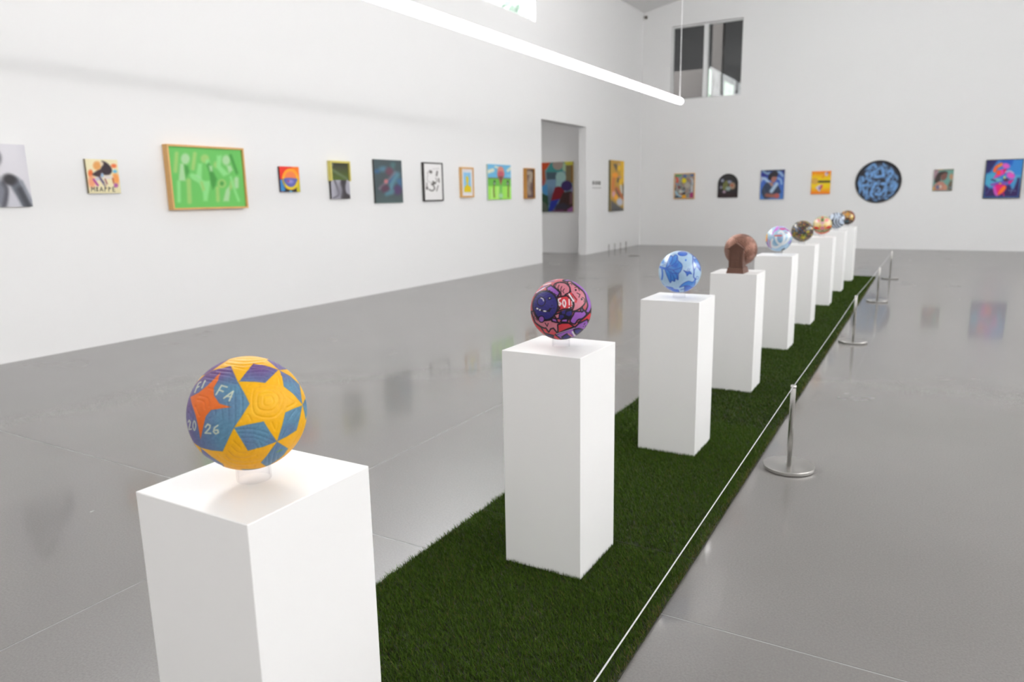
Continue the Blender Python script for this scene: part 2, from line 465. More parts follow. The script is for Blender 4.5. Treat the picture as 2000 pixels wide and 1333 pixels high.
# side room beyond the doorway
AX0, AX1, AY0, AY1, AZ = -11.6, XL - T, 11.2, 15.95, 3.5
for nm, b, lb in (('wall_side_room_back', (AX0, AX1, AY1, AY1 + .12, 0, AZ), 'white wall of the side room seen through the doorway'),
                  ('wall_side_room_left', (AX0 - .12, AX0, AY0, AY1 + .12, 0, AZ), 'left wall of the side room'),
                  ('wall_side_room_front', (AX0, AX1, AY0 - .12, AY0, 0, AZ), 'near wall of the side room')):
    tag(boxes(nm, [b], M['wall']), lb, 'wall', kind='structure')
tag(boxes('ceiling_side_room', [(AX0 - .12, AX1, AY0 - .12, AY1 + .12, AZ, AZ + .12)], M['ceil']), 'ceiling of the side room', 'ceiling', kind='structure')

# ------------------------------------------------------------------ suspended light tubes, all but the first added as fill
def light_tube(x, y0, y1, z, label, wires, mat='tube'):
    rt = tag(empty('pendant_light', (x, y0, z)), label, 'light', 'suspended light tubes')
    L = y1 - y0; R = 0.040
    bm = bmesh.new()
    prof = [(0.0, 0.0)] + [(R * math.sin(a), R - R * math.cos(a)) for a in (0.35, 0.8, 1.2)] + [(R, R)]
    n = 6
    prof += [(R, R + (L - 2 * R) * k / n) for k in range(1, n + 1)]
    prof += [(R * math.cos(a), L - R + R * math.sin(a)) for a in (0.4, 0.8, 1.2)] + [(0, L)]
    lathe(bm, prof, 16)
    bmesh.ops.rotate(bm, verts=bm.verts, cent=(0, 0, 0), matrix=Matrix.Rotation(-math.pi / 2, 3, 'X'))
    from_bm('diffuser', bm, M[mat], rt, True)
    for wy in wires:
        bm = bmesh.new(); top = (roof_z(x) if x > XL else AZ) - z
        tube_path(bm, [(0, wy - y0, R - 0.004), (0, wy - y0, top)], 0.0035, 8)
        w = from_bm('suspension_cable', bm, M['ceil'], rt)
        bm = bmesh.new(); lathe(bm, [(0, 0.02), (0.03, 0.02), (0.035, -0.02), (0, -0.02)], 16, (0, wy - y0, top))
        from_bm('ceiling_rose', bm, M['frame_white'], w)
TZ = 2.55
light_tube(-3.00, -0.5, 9.73, TZ, 'long white glowing light tube hung before the picture wall', (-.2, 9.66), 'tube_dimmed')
light_tube(3.00, -0.6, 13.4, TZ, 'long added fill light tube, out of view to the right of the turf', (-.4, 8.0, 13.2))  # added off-view tube, brightens the pedestals' right faces
light_tube(5.20, -0.6, 15.0, TZ, 'long added fill light tube, out of view near the right wall', (-.4, 8.0, 14.8))  # second added tube on the right, more fill from that side
light_tube(-3.00, -5.4, -0.8, TZ, 'short added fill light tube, unseen behind the visitor near the picture wall', (-5.2, -1.0))  # unseen tube, added to lift the pedestal fronts
light_tube(-3.60, 11.2, 14.4, 6.0, 'short added fill light tube, out of view high under the ceiling on the left', (11.5, 14.2))  # added above the view to brighten the far left corner
light_tube(0.0, -5.4, -1.6, TZ, 'short added fill light tube, unseen behind the visitor in the middle', (-5.2, -1.8))  # another unseen tube, added as fill for the pedestal fronts
light_tube(3.00, -5.4, -0.8, TZ, 'short added fill light tube, unseen behind the visitor on the right', (-5.2, -1.0))  # added fill behind the camera, right side
light_tube(-9.9, 12.4, 14.2, 3.1, 'short added fill light tube, out of view in the side room', (12.6, 14.0))  # hidden tube, added to brighten the side room wall

# ------------------------------------------------------------------ turf runner
PED = [(-1.1182, 0.9122, 0.0), (-1.1443, 2.3215, -0.29), (-1.1373, 3.7288, 0.26), (-1.1449, 5.1258, 1.2), (-1.1627, 6.6630, -0.57),
       (-1.1689, 8.0524, 0.0), (-1.1602, 9.4886, 0.7), (-1.1700, 10.9019, 0.87), (-1.1610, 12.2244, 0.16)]
def turf(name, y0, y1, bands, label):
    rt = tag(empty(name, (-1.14, y0, 0)), label, 'turf mat', 'turf mats under the pedestals')
    xl = lambda y: -1.615 - 0.003 * y
    xr = lambda y: -0.662 - 0.0045 * y
    bm = bmesh.new()
    vs = [(xl(y0), y0), (xr(y0), y0), (xr(y1), y1), (xl(y1), y1)]
    prism(bm, [(a + 1.14, b - y0) for a, b in vs], 'z', 0.0004, 0.006)
    from_bm('backing', bm, M['backing'], rt)
    V, F, Cc = [], [], []; off = 0
    for ya, yb, dens, h, w in bands:
        n = int(dens * (yb - ya) * 0.96)
        y = rng.uniform(ya, yb, n); t = rng.random(n)
        # a little denser along the cut edges
        x = xl(y) + (xr(y) - xl(y)) * t
        keep = np.ones(n, bool)
        for px, py, _ in PED: keep &= ~((np.abs(x - px) < PW / 2 + .002) & (np.abs(y - py) < PW / 2 + .002))
        x, y = x[keep], y[keep]; n = len(x)
        ang = rng.uniform(0, 2 * math.pi, n); lean = rng.uniform(0.15, 0.95, n)
        hh = h * rng.uniform(0.65, 1.1, n)
        dx, dy = np.cos(ang) * lean * hh - 0.25 * hh, np.sin(ang) * lean * hh - 0.1 * hh
        pa = rng.uniform(0, math.pi, n); wx, wy = np.cos(pa) * w / 2, np.sin(pa) * w / 2
        z0 = np.full(n, 0.005)
        # keep blades from reaching into the pedestals
        tx, ty = x + dx, y + dy
        for px, py, _ in PED:
            hit = (np.abs(tx - px) < PW / 2 + .004) & (np.abs(ty - py) < PW / 2 + .004)
            tx = np.where(hit, x, tx); ty = np.where(hit, y, ty)
        a = np.stack([x - wx, y - wy, z0], 1); b = np.stack([x + wx, y + wy, z0], 1)
        c = np.stack([tx, ty, z0 + hh * np.sqrt(np.maximum(0.15, 1 - 0.5 * lean ** 2))], 1)
        V.append(np.stack([a, b, c], 1).reshape(-1, 3)); F.append(np.arange(3 * n).reshape(-1, 3) + off); off += 3 * n
        base = s2l((74, 100, 22)); k = rng.random((n, 1)); br = rng.uniform(0.47, 1.15, (n, 1))
        col = (base * (1 - 0.5 * k) + s2l((52, 86, 24)) * 0.5 * k) * br
        if ya >= 4.0: col *= 0.78
        tan = rng.random(n) < np.where(x > xr(y) - .014, 0.4, 0.04); col[tan] = s2l((120, 112, 62)) * 0.8
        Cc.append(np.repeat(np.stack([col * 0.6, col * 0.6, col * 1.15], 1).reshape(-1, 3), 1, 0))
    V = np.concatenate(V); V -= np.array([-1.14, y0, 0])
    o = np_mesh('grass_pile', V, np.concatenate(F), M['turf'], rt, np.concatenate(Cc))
    o['kind'] = 'stuff'
    return rt
turf('turf_mat', 0.35, 2.50, [(0.36, 1.2, 26000, .024, .0034), (1.2, 2.495, 68000, .022, .0028)], 'green artificial turf mat piece nearest the viewer, under the two closest pedestals')
turf('turf_mat', 2.507, 12.85, [(2.51, 4.2, 52000, .022, .003), (4.2, 7.5, 26000, .022, .0042), (7.5, 12.84, 13000, .022, .006)], 'long green artificial turf runner stretching back beyond the seam')

# ------------------------------------------------------------------ pedestals
bm = bmesh.new(); bm_box(bm, -PW / 2, PW / 2, -PW / 2, PW / 2, 0, PH - 0.0065, bevel=0.0018)
ped_me = None
ped_labels = ['white pedestal nearest the viewer, under the yellow star ball', 'white pedestal under the purple and pink cartoon ball',
 'white pedestal under the pale blue flower ball', 'white pedestal under the bronze ball sculpture', 'white pedestal under the pale blue ball with white loops',
 'white pedestal under the dark speckled ball', 'white pedestal under the cream, red and green ball', 'white pedestal under the zebra-striped ball', 'white pedestal at the far end under the brown and gold ball']
for (px, py, pr), lb in zip(PED, ped_labels):
    if ped_me is None:
        o = from_bm('pedestal', bm, M['plinth']); ped_me = o.data
    else: o = link(bpy.data.objects.new('pedestal', ped_me))
    o.location = (px, py, 0.0065); o.rotation_euler = (0, 0, math.radians(pr))
    tag(o, lb, 'pedestal', 'white pedestals in a row on the turf')

# ------------------------------------------------------------------ balls
def cube_sphere(n):
    t = np.tan(np.linspace(-math.pi / 4, math.pi / 4, n + 1))
    A, B = np.meshgrid(t, t, indexing='ij'); A, B = A.ravel(), B.ravel(); o = np.ones_like(A)
    V = np.concatenate([np.stack(q, 1) for q in ((A, B, o), (B, A, -o), (o, A, B), (-o, B, A), (B, o, A), (A, -o, B))])
    V /= np.linalg.norm(V, axis=1)[:, None]
    i, j = np.meshgrid(np.arange(n), np.arange(n), indexing='ij'); i, j = i.ravel(), j.ravel(); m = n + 1
    f = np.stack([i * m + j, (i + 1) * m + j, (i + 1) * m + j + 1, i * m + j + 1], 1)
    F = np.concatenate([f + k * m * m for k in range(6)])
    key = np.round(V * 1e5).astype(np.int64)
    _, idx, inv = np.unique(key, axis=0, return_index=True, return_inverse=True)
    return V[idx], inv.ravel()[F]

def ball_frame(c):
    z = (CAM - Vector(c)).normalized(); y = (C_U - z * C_U.dot(z)).normalized(); x = y.cross(z)
    return Matrix((x, y, z)).transposed()

RB = 0.11
def grooves(V, centres, spacing, sides=6, depth=0.0006, width=0.28):
    """concentric polygonal grooves around panel centres given as unit vectors"""
    D = V @ np.asarray(centres, float).T
    near = D.argmax(1); out = np.zeros(len(V))
    for k, c in enumerate(np.asarray(centres, float)):
        i = np.nonzero(near == k)[0]
        if not len(i): continue
        e1 = np.cross(c, (0.3, 1, 0.2)); e1 /= np.linalg.norm(e1); e2 = np.cross(c, e1)
        u, v = V[i] @ e1, V[i] @ e2
        a = [2 * math.pi * (s + 0.37 * k) / sides for s in range(sides)]
        d = np.max([u * math.cos(t) + v * math.sin(t) for t in a], 0)
        ph = (d / spacing) % 1.0
        out[i] = -depth * np.exp(-((ph - 0.5) / width) ** 2 * 4)
    return out

def norm(L): 
    A = np.asarray(L, float); return A / np.linalg.norm(A, axis=1)[:, None]

ICO = []
g = (1 + 5 ** .5) / 2
for a in (-1, 1):
    for b in (-g, g): ICO += [(0, a, b), (a, b, 0), (b, 0, a)]
ICO = norm(ICO)
BR = np.array(Matrix.Rotation(0.5, 3, 'X') @ Matrix.Rotation(0.35, 3, 'Y'))

def make_ball(i, n, painter, disc, mat, label, centre, disp=None, name='painted_ball', soft=2.0, parent=None):
    V, F = cube_sphere(n)
    cx, cy, rx, ry = disc
    art = Art(cx + rx * V[:, 0], cy - ry * V[:, 1], soft)
    painter(art, V)
    art.C *= 0.89
    R = np.full(len(V), RB)
    if disp is not None: R = R + disp(V)
    o = np_mesh(name, V * R[:, None], F, mat, parent, art.linear(), True)
    rot = ball_frame(centre)
    o.matrix_world = Matrix.Translation(centre) @ rot.to_4x4()
    if label: tag(o, label, 'ball', 'decorated balls on the pedestals')
    return o

# --- yellow star ball
def p_star(A, V):
    Y = (252, 186, 14); A.fill(Y)
    A.blend(np.clip((A.Y - 820) / 500, 0, 1) * .5, (246, 160, 20))
    n = A.noise(90, 3)
    A.blend(np.clip(n - .62, 0, 1) * 1.2, (255, 205, 40))
    base = A.C.copy()
    # the sprayed blue to purple of the panels
    blue, pur = np.array((98, 144, 174.)), np.array((112, 74, 136.))
    t = np.clip((400 - A.Y) / 170, 0, 1) * np.clip(1.15 - (A.X - 400) / 1100, 0.3, 1) + np.clip((470 - A.X) / 330, 0, 1) * .8
    t += 0.45 * np.clip((A.Y - 900) / 200, 0, 1) * (A.X < 560)
    t = np.clip(t + (A.noise(130, 5) - .5) * .45, 0, 1)[:, None]
    panel = blue * (1 - t) + pur * t
    panel *= (1 + .10 * (A.noise(14, 8) - .5))[:, None]
    m = Art(A.X, A.Y, A.soft)
    W = (255, 255, 255)
    for q in ([(515, 203), (578, 352), (630, 445), (680, 548), (605, 668), (548, 750), (500, 850), (450, 956), (350, 945), (258, 922), (150, 855), (100, 700), (95, 560), (150, 420), (220, 330), (290, 272), (355, 238)],
              [(290, 272), (355, 236), (492, 134), (430, 120), (300, 200), (240, 280)],
              [(588, 352), (650, 268), (712, 183), (830, 205), (938, 243), (815, 368), (720, 356)],
              [(948, 248), (1050, 300), (1140, 378), (1148, 470), (1158, 568), (1070, 470), (980, 400), (970, 310)],
              [(1156, 575), (1075, 600), (990, 635), (965, 740), (918, 890), (1010, 850), (1100, 800), (1128, 700)],
              [(1160, 570), (1205, 498), (1240, 600), (1195, 712)],
              [(545, 750), (680, 725), (800, 706), (850, 790), (918, 890), (800, 930), (665, 958), (615, 870)],
              [(918, 890), (1025, 965), (990, 1020), (940, 1065), (860, 1118), (830, 1125), (778, 1078), (850, 990)],
              [(255, 925), (330, 990), (445, 1075), (458, 1120), (380, 1110), (290, 1040), (262, 980)],
              [(600, 1134), (700, 1142), (800, 1140), (760, 1175), (650, 1175)],
              [(835, 142), (880, 122), (960, 130), (1032, 196), (1045, 226), (946, 246)]):
        m.poly(q, W)
    a = m.C[:, :1] / 255
    # the far half of the ball repeats the star panels at other places
    A.C = base * (1 - a) + panel * a
    O = (238, 112, 26)
    A.poly([(425, 262), (405, 340), (372, 400), (378, 470), (425, 540), (522, 573), (430, 583), (355, 592), (308, 645), (285, 740), (260, 845), (240, 720), (215, 620), (180, 530), (162, 470), (240, 438), (320, 375)], O)
    A.blend(np.clip(A.noise(60, 11) - .66, 0, 1) * .8 * (np.abs(A.C[:, 0] - 238) < 3), (250, 140, 60))
    c = (214, 222, 200); w = 13
    for L in ([(204, 430), (232, 350), (254, 340)], [(219, 390), (240, 380)], [(268, 394), (293, 330)],
              [(395, 460), (440, 382), (488, 398)], [(420, 420), (455, 436)],
              [(462, 494), (540, 436), (508, 518)], [(486, 478), (526, 484)],
              [(306, 738), (324, 714), (346, 726), (336, 756), (302, 790), (350, 794)],
              [(410, 728), (384, 746), (374, 778), (390, 800), (414, 790), (410, 766), (384, 768)]):
        A.line(L, w, c)
    for L in ([(146, 692), (158, 676), (168, 692), (162, 722), (150, 758), (176, 754)],):
        A.line(L, 12, c)
    A.line([(206, 682), (220, 722), (206, 766), (192, 726)], 9, c, smooth=True, closed=True)
    A.ell(945, 980, 32, 8, (120, 158, 90), ang=-18, alpha=.8)
    A.jitter(22, .05, 21)

def disc_dir(px, py, d):
    x, y = (px - d[0]) / d[2], -(py - d[1]) / d[3]
    return (x, y, math.sqrt(max(0.01, 1 - x * x - y * y)))
D1 = (668, 626, 550, 529)
GROOVES = [[(548, 400), (552, 715), (500, 790), (400, 860)], [(580, 372), (612, 470), (612, 640), (575, 705)], [(492, 540), (500, 705), (440, 765), (330, 850)], [(440, 590), (445, 680), (400, 722), (330, 745)], [(385, 600), (385, 640), (340, 665)],
 [(150, 560), (190, 620), (200, 660)], [(150, 610), (175, 660)], [(215, 560), (250, 640)], [(235, 500), (290, 520), (300, 580)], [(250, 465), (320, 490), (335, 560)], [(330, 400), (380, 420)], [(300, 300), (430, 332), (560, 375)], [(340, 265), (500, 296), (545, 320)], [(300, 335), (350, 345)], [(400, 245), (515, 262)], [(430, 215), (515, 225)],
 [(500, 150), (640, 170), (810, 150)], [(470, 180), (620, 203), (800, 182)], [(545, 215), (640, 240), (690, 232)], [(560, 128), (700, 138), (800, 122)], [(600, 335), (720, 330), (800, 350)], [(620, 310), (760, 300), (860, 322)], [(650, 275), (800, 262), (890, 285)], [(670, 245), (810, 225), (905, 258)], [(700, 212), (840, 215)],
 [(880, 140), (925, 215)], [(920, 140), (955, 225)], [(965, 165), (1000, 225)], [(985, 300), (1010, 390), (1120, 500)], [(1020, 310), (1060, 400), (1135, 475)], [(1060, 330), (1130, 430)], [(960, 290), (1010, 310)], [(1120, 310), (1180, 420)], [(1150, 330), (1200, 440)], [(1180, 520), (1205, 640)], [(1165, 560), (1200, 600)],
 [(1090, 610), (1030, 690), (960, 850)], [(1120, 640), (1060, 730), (980, 850)], [(1110, 720), (1030, 820)], [(1140, 720), (1160, 780), (1080, 900)], [(1170, 720), (1120, 900), (1040, 980)],
 [(560, 770), (700, 770), (830, 810)], [(585, 800), (720, 815), (880, 880)], [(610, 845), (720, 850), (840, 905)], [(640, 885), (720, 900), (745, 940)], [(760, 880), (780, 925)], [(880, 930), (845, 1010), (845, 1100)], [(920, 920), (890, 1010), (880, 1095)], [(960, 945), (930, 1020), (925, 1070)], [(820, 1040), (800, 1085)],
 [(470, 1000), (520, 1045), (640, 1075), (780, 1060)], [(490, 955), (545, 1010), (640, 1030), (740, 1010)], [(520, 915), (575, 970), (660, 985), (710, 960)], [(540, 870), (600, 930)], [(400, 985), (450, 1040), (560, 1100), (720, 1110)], [(290, 985), (340, 1050), (430, 1100)], [(275, 950), (330, 1000)], [(330, 900), (420, 900), (470, 850)],
 [(715, 425), (830, 398), (935, 420), (985, 520), (905, 665), (735, 650), (700, 540), (715, 425)], [(755, 460), (840, 440), (905, 460), (935, 530), (880, 610), (765, 600), (742, 530), (755, 460)], [(800, 495), (860, 485), (885, 535), (850, 570), (800, 560), (800, 495)], [(665, 385), (700, 370), (760, 380)], [(900, 340), (930, 300), (950, 380)], [(1010, 480), (1090, 545), (1010, 590)], [(870, 720), (905, 790), (925, 730)], [(610, 690), (660, 640), (690, 690)]]
def star_grooves(V):
    A = Art(D1[0] + D1[2] * V[:, 0], D1[1] - D1[3] * V[:, 1])
    out = np.zeros(len(V))
    for P in GROOVES:
        P = catmull(P, False, 3)
        i = A.box_idx(P[:, 0].min() - 30, P[:, 0].max() + 30, P[:, 1].min() - 30, P[:, 1].max() + 30)
        d = Art.seg_d(A.X[i], A.Y[i], P, False)
        out[i] = np.minimum(out[i], -.0009 * np.exp(-(d / 8.5) ** 2))
    return out
BC = [(-1.122, 0.910, 0.958), (-1.140, 2.324, 0.958), (-1.134, 3.731, 0.958), (-1.135, 5.132, 0.974), (-1.155, 6.668, 0.960),
      (-1.167, 8.054, 0.958), (-1.152, 9.493, 0.960), (-1.150, 10.920, 0.962), (-1.140, 12.237, 0.960)]
make_ball(0, 150, p_star, D1, M['ball_satin'], 'yellow football with blue panels, orange four-pointed star and FIFA 2026 lettering', BC[0],
          star_grooves, soft=7)

# --- purple and pink cartoon ball
D2 = (706, 611, 448, 447)
def p_cartoon(A, V):
    K = (24, 18, 28); P = (206, 122, 138); U = (156, 96, 190); B = (48, 42, 122); R = (208, 52, 62); W = (238, 234, 238)
    A.fill((196, 84, 100))
    A.blend((A.noise(70, 2) > .55) * 1.0, (214, 60, 70))
    E = dict(edge=K, ew=20)
    # striped upper left edge
    for k in range(9):
        A.line([(300 + 50 * k, 420 - 60 * k * .9), (420 + 46 * k, 330 - 32 * k)], 12, (236, 226, 232) if k % 2 else (62, 56, 130))
    A.poly([(255, 640), (300, 700), (330, 800), (420, 870), (470, 960), (560, 1010), (640, 1060), (500, 1100), (260, 900)], R, **E)
    A.poly([(735, 195), (830, 165), (950, 200), (1060, 300), (1150, 420), (1160, 560), (1110, 660), (1060, 640), (1090, 560), (1060, 440), (1030, 360), (960, 300), (880, 235), (800, 215)], U, smooth=True, **E)
    A.poly([(800, 218), (850, 205), (885, 245), (960, 300), (1035, 365), (1062, 440), (1045, 530), (960, 610), (868, 635), (890, 545), (852, 400), (828, 300)], P, smooth=True, **E)
    A.ell(918, 336, 13, 15, K); A.ell(1003, 467, 13, 15, K)
    A.line([(905, 300), (945, 295), (970, 345)], 9, K, smooth=True); A.line([(1010, 440), (1040, 460), (1035, 505)], 9, K, smooth=True)
    A.line([(935, 378), (978, 400), (962, 440)], 11, K)
    A.line([(822, 250), (855, 232), (862, 262)], 8, K)
    A.poly([(608, 262), (640, 235), (700, 222), (775, 238), (832, 300), (826, 372), (772, 400), (752, 432), (708, 425), (700, 372), (650, 332), (612, 310)], P, smooth=True, **E)
    for q in ([(640, 250), (622, 290), (640, 312)], [(680, 265), (662, 310), (678, 335)], [(720, 285), (702, 330), (716, 356)], [(756, 318), (735, 352), (748, 380)]): A.line(q, 9, K, smooth=True)
    A.poly([(655, 440), (700, 432), (790, 418), (852, 470), (884, 560), (820, 606), (735, 612), (645, 645), (690, 592), (650, 560)], R, **E)
    A.line([(700, 458), (672, 470), (668, 530), (690, 556), (706, 530), (686, 512)], 19, W)          # G
    A.line([(752, 478), (772, 520), (760, 578), (734, 540), (736, 492)], 19, W, smooth=True, closed=True)   # O
    A.line([(820, 472), (824, 548)], 17, W); A.ell(822, 586, 10, 10, W)                             # !
    A.line([(858, 500), (862, 548)], 11, W); A.ell(858, 572, 7, 7, W)
    A.line([(822, 395), (885, 495)], 22, W); A.line([(846, 385), (925, 470), (915, 505)], 30, R); A.line([(870, 392), (930, 480)], 8, K)
    A.poly([(500, 300), (560, 265), (640, 320), (690, 372), (662, 432), (600, 395), (510, 345)], U, **E)
    for k in range(4): A.ell(540 + 34 * k, 352 + 22 * k, 14, 11, (190, 130, 215), ang=30, edge=K, ew=9)
    A.ell(480, 555, 182, 208, B, edge=K, ew=20)
    A.ell(425, 500, 58, 62, (56, 50, 138), edge=K, ew=11); A.line([(420, 448), (448, 462), (458, 490)], 13, W, smooth=True)
    A.ell(545, 456, 26, 20, K); A.ell(546, 452, 9, 8, W)
    A.line([(345, 585), (400, 612), (470, 640), (530, 628), (556, 600), (540, 640)], 20, K, smooth=True)
    A.ell(368, 600, 18, 12, W, ang=20); A.ell(406, 618, 14, 12, W); A.ell(476, 636, 26, 11, W, ang=8)
    for q in ((580, 555), (605, 595), (575, 600)): A.ell(*q, 7, 7, K)
    A.poly([(275, 640), (320, 640), (360, 735), (410, 780), (560, 760), (680, 800), (660, 960), (600, 880), (560, 890), (530, 940), (490, 880), (460, 880), (400, 850), (330, 800)], P, **E)
    A.line([(480, 805), (510, 855), (525, 810)], 11, K)
    A.line([(305, 660), (330, 700), (318, 728)], 8, K, smooth=True); A.line([(330, 740), (372, 770)], 8, K)
    A.ell(428, 750, 42, 46, U, edge=K, ew=13)
    A.poly([(575, 730), (640, 745), (660, 800), (580, 780)], U, **E)
    A.poly([(610, 690), (690, 660), (680, 740), (640, 745)], P, **E)
    A.poly([(660, 830), (720, 805), (820, 805), (895, 860), (780, 900), (665, 955)], R, **E)
    A.poly([(690, 640), (860, 600), (880, 640), (850, 730), (800, 790), (690, 760), (676, 700)], (26, 20, 34))
    A.poly([(715, 640), (770, 615), (765, 675), (725, 680)], B); A.poly([(785, 650), (850, 630), (868, 680), (820, 710), (775, 690)], B)
    A.poly([(680, 745), (690, 690), (740, 690), (750, 720), (700, 760)], B)
    A.poly([(700, 790), (725, 750), (800, 742), (798, 795)], U, **E)
    A.poly([(880, 690), (905, 645), (985, 640), (1000, 600), (1050, 640), (1070, 690), (1010, 745), (950, 760), (900, 820), (835, 780)], U, smooth=True, **E)
    A.poly([(985, 615), (1010, 585), (1022, 640), (1000, 650)], (196, 150, 216), **E)
    A.poly([(1040, 730), (1140, 640), (1170, 740), (1100, 780), (950, 800)], R, **E)
    A.poly([(625, 975), (900, 872), (960, 815), (1085, 755), (1110, 820), (1030, 930), (930, 1010), (800, 1050), (700, 1040)], U, **E)
    A.line([(640, 965), (900, 880)], 8, (226, 190, 235))
    A.poly([(890, 900), (960, 885), (1020, 905), (950, 985), (905, 960)], B, **E)
    A.poly([(720, 1010), (790, 965), (860, 990), (820, 1040), (740, 1050)], B, **E)
    A.line([(872, 935), (908, 995)], 24, W); A.line([(815, 965), (860, 1000)], 22, P)
    for q in ((1040, 830), (1060, 855), (1030, 860), (1050, 815)): A.ell(*q, 7, 7, K)
    A.poly([(470, 955), (600, 990), (590, 1020), (500, 1000)], B, **E)
    A.jitter(30, .06, 4)
make_ball(1, 118, p_cartoon, D2, M['ball_satin'], 'purple, pink and navy ball painted with cartoon faces and a red GO! bubble', BC[1], lambda V: grooves(V, ICO @ BR.T, .09, 6, .0004), soft=9)

# --- pale blue flower ball
D3 = (626, 565, 346, 333)
def p_flower(A, V):
    A.fill((178, 212, 242)); D = (36, 66, 172); F = (66, 138, 224); F2 = (48, 108, 210)
    E = dict(edge=D, ew=9)
    A.poly([(350, 420), (395, 380), (420, 460), (330, 480)], (150, 186, 230))
    A.poly([(400, 510), (470, 320), (520, 330), (550, 300), (590, 320), (600, 390), (650, 440), (665, 490), (640, 560), (605, 600), (600, 690), (560, 670), (545, 715), (500, 700), (475, 735), (430, 640), (400, 560)], F, smooth=True, **E)
    for q in ([(410, 510), (480, 470), (540, 480), (600, 440)], [(420, 520), (500, 530), (560, 580), (600, 590)], [(440, 500), (500, 400), (510, 340)], [(470, 480), (560, 420), (580, 340)],
              [(430, 530), (480, 600), (480, 720)], [(480, 560), (530, 640), (540, 700)], [(520, 540), (600, 520), (650, 500)], [(500, 590), (570, 600), (590, 680)]): A.line(q, 8, D, smooth=True)
    A.ell(560, 470, 45, 40, F2, alpha=.7, soft=30)
    A.line([(300, 480), (410, 520)], 34, F2); A.line([(340, 510), (350, 600), (340, 680)], 26, F2, smooth=True)
    A.poly([(340, 380), (390, 370), (370, 430), (320, 440)], F, alpha=.6)
    A.ell(670, 285, 70, 36, F2, edge=D, ew=7, ang=4)
    A.poly([(770, 265), (830, 290), (900, 370), (840, 320)], F, **E)
    A.ell(720, 388, 13, 16, F2)
    A.line([(835, 300), (832, 450), (850, 560), (845, 650), (880, 690)], 15, D, smooth=True)
    A.poly([(845, 370), (905, 375), (950, 460), (955, 560), (930, 530), (900, 500), (880, 440)], F, **E)
    A.line([(848, 400), (940, 540)], 8, D); A.line([(850, 560), (890, 480)], 9, D)
    A.poly([(685, 545), (740, 570), (790, 565), (815, 605), (770, 600), (740, 635), (725, 590)], F2, **E)
    A.line([(740, 560), (760, 515)], 7, D); A.line([(765, 560), (785, 520)], 7, D)
    A.poly([(620, 810), (680, 750), (760, 715), (830, 730), (870, 690), (870, 760), (840, 820), (760, 790), (700, 790)], F, smooth=True, **E)
    A.poly([(700, 800), (780, 790), (830, 830), (760, 890), (700, 880)], F2, **E)
    A.line([(640, 850), (700, 835)], 8, D); A.line([(870, 690), (900, 645), (925, 660)], 7, D, smooth=True); A.line([(880, 690), (920, 680)], 6, D)
    A.poly([(400, 795), (450, 800), (510, 815), (540, 840), (600, 850), (610, 890), (540, 900), (450, 860)], F2, smooth=True, **E)
    A.line([(340, 740), (400, 790)], 8, (110, 150, 225))
    A.jitter(24, .05, 3)
make_ball(2, 90, p_flower, D3, M['ball_gloss'], 'pale blue ball painted with blue flowers and insects', BC[2], lambda V: grooves(V, ICO @ BR.T, .085, 6, .0005), soft=9)

# --- pale ball with white loops
D5 = (335, 690, 287, 262)
def p_loops(A, V):
    A.fill((172, 206, 234))
    A.blend(np.clip((480 - A.Y) / 60, 0, 1) * np.clip((A.X - 250) / 80, 0, 1), (186, 150, 226))
    A.ell(150, 540, 110, 70, (206, 232, 246), soft=60)
    A.poly([(290, 440), (330, 430), (320, 500), (270, 530), (230, 560), (200, 620), (190, 580), (240, 510)], (214, 128, 222), smooth=True)
    A.ell(410, 495, 70, 20, (214, 74, 140), ang=8); A.line([(450, 480), (540, 540), (600, 620)], 26, (196, 110, 190), smooth=True)
    A.line([(470, 560), (600, 640)], 14, (220, 120, 130))
    A.ell(335, 720, 120, 110, (140, 186, 222), soft=40)
    W = (240, 246, 250)
    A.line([(200, 700), (175, 760), (190, 830), (260, 862), (340, 840), (420, 770), (450, 690), (440, 600), (390, 548), (330, 570)], 46, W, smooth=True)
    A.line([(275, 640), (280, 710), (320, 780), (380, 800), (450, 790), (520, 730), (560, 640), (545, 570)], 44, W, smooth=True)
    A.line([(250, 625), (395, 628)], 28, (216, 92, 84)); A.line([(330, 680), (380, 675)], 18, (176, 150, 190))
    A.line([(80, 590), (70, 690), (60, 740)], 36, (238, 176, 70), smooth=True)
    A.line([(95, 680), (100, 780), (120, 850)], 20, (176, 80, 160), smooth=True); A.line([(145, 720), (150, 810), (170, 880)], 14, (206, 70, 110), smooth=True)
    A.line([(60, 740), (110, 860), (170, 930)], 14, (80, 120, 190), smooth=True)
    A.poly([(380, 945), (400, 910), (465, 880), (470, 900), (420, 940)], (40, 50, 60)); A.poly([(545, 830), (590, 770), (610, 760), (590, 810)], (60, 60, 110))
    A.line([(540, 790), (590, 740)], 20, (150, 120, 214))
make_ball(4, 62, p_loops, D5, M['ball_gloss'], 'pale blue ball with thick white loops and a short red stroke', BC[4], lambda V: grooves(V, ICO @ BR.T, .09, 6, .0004), soft=10)

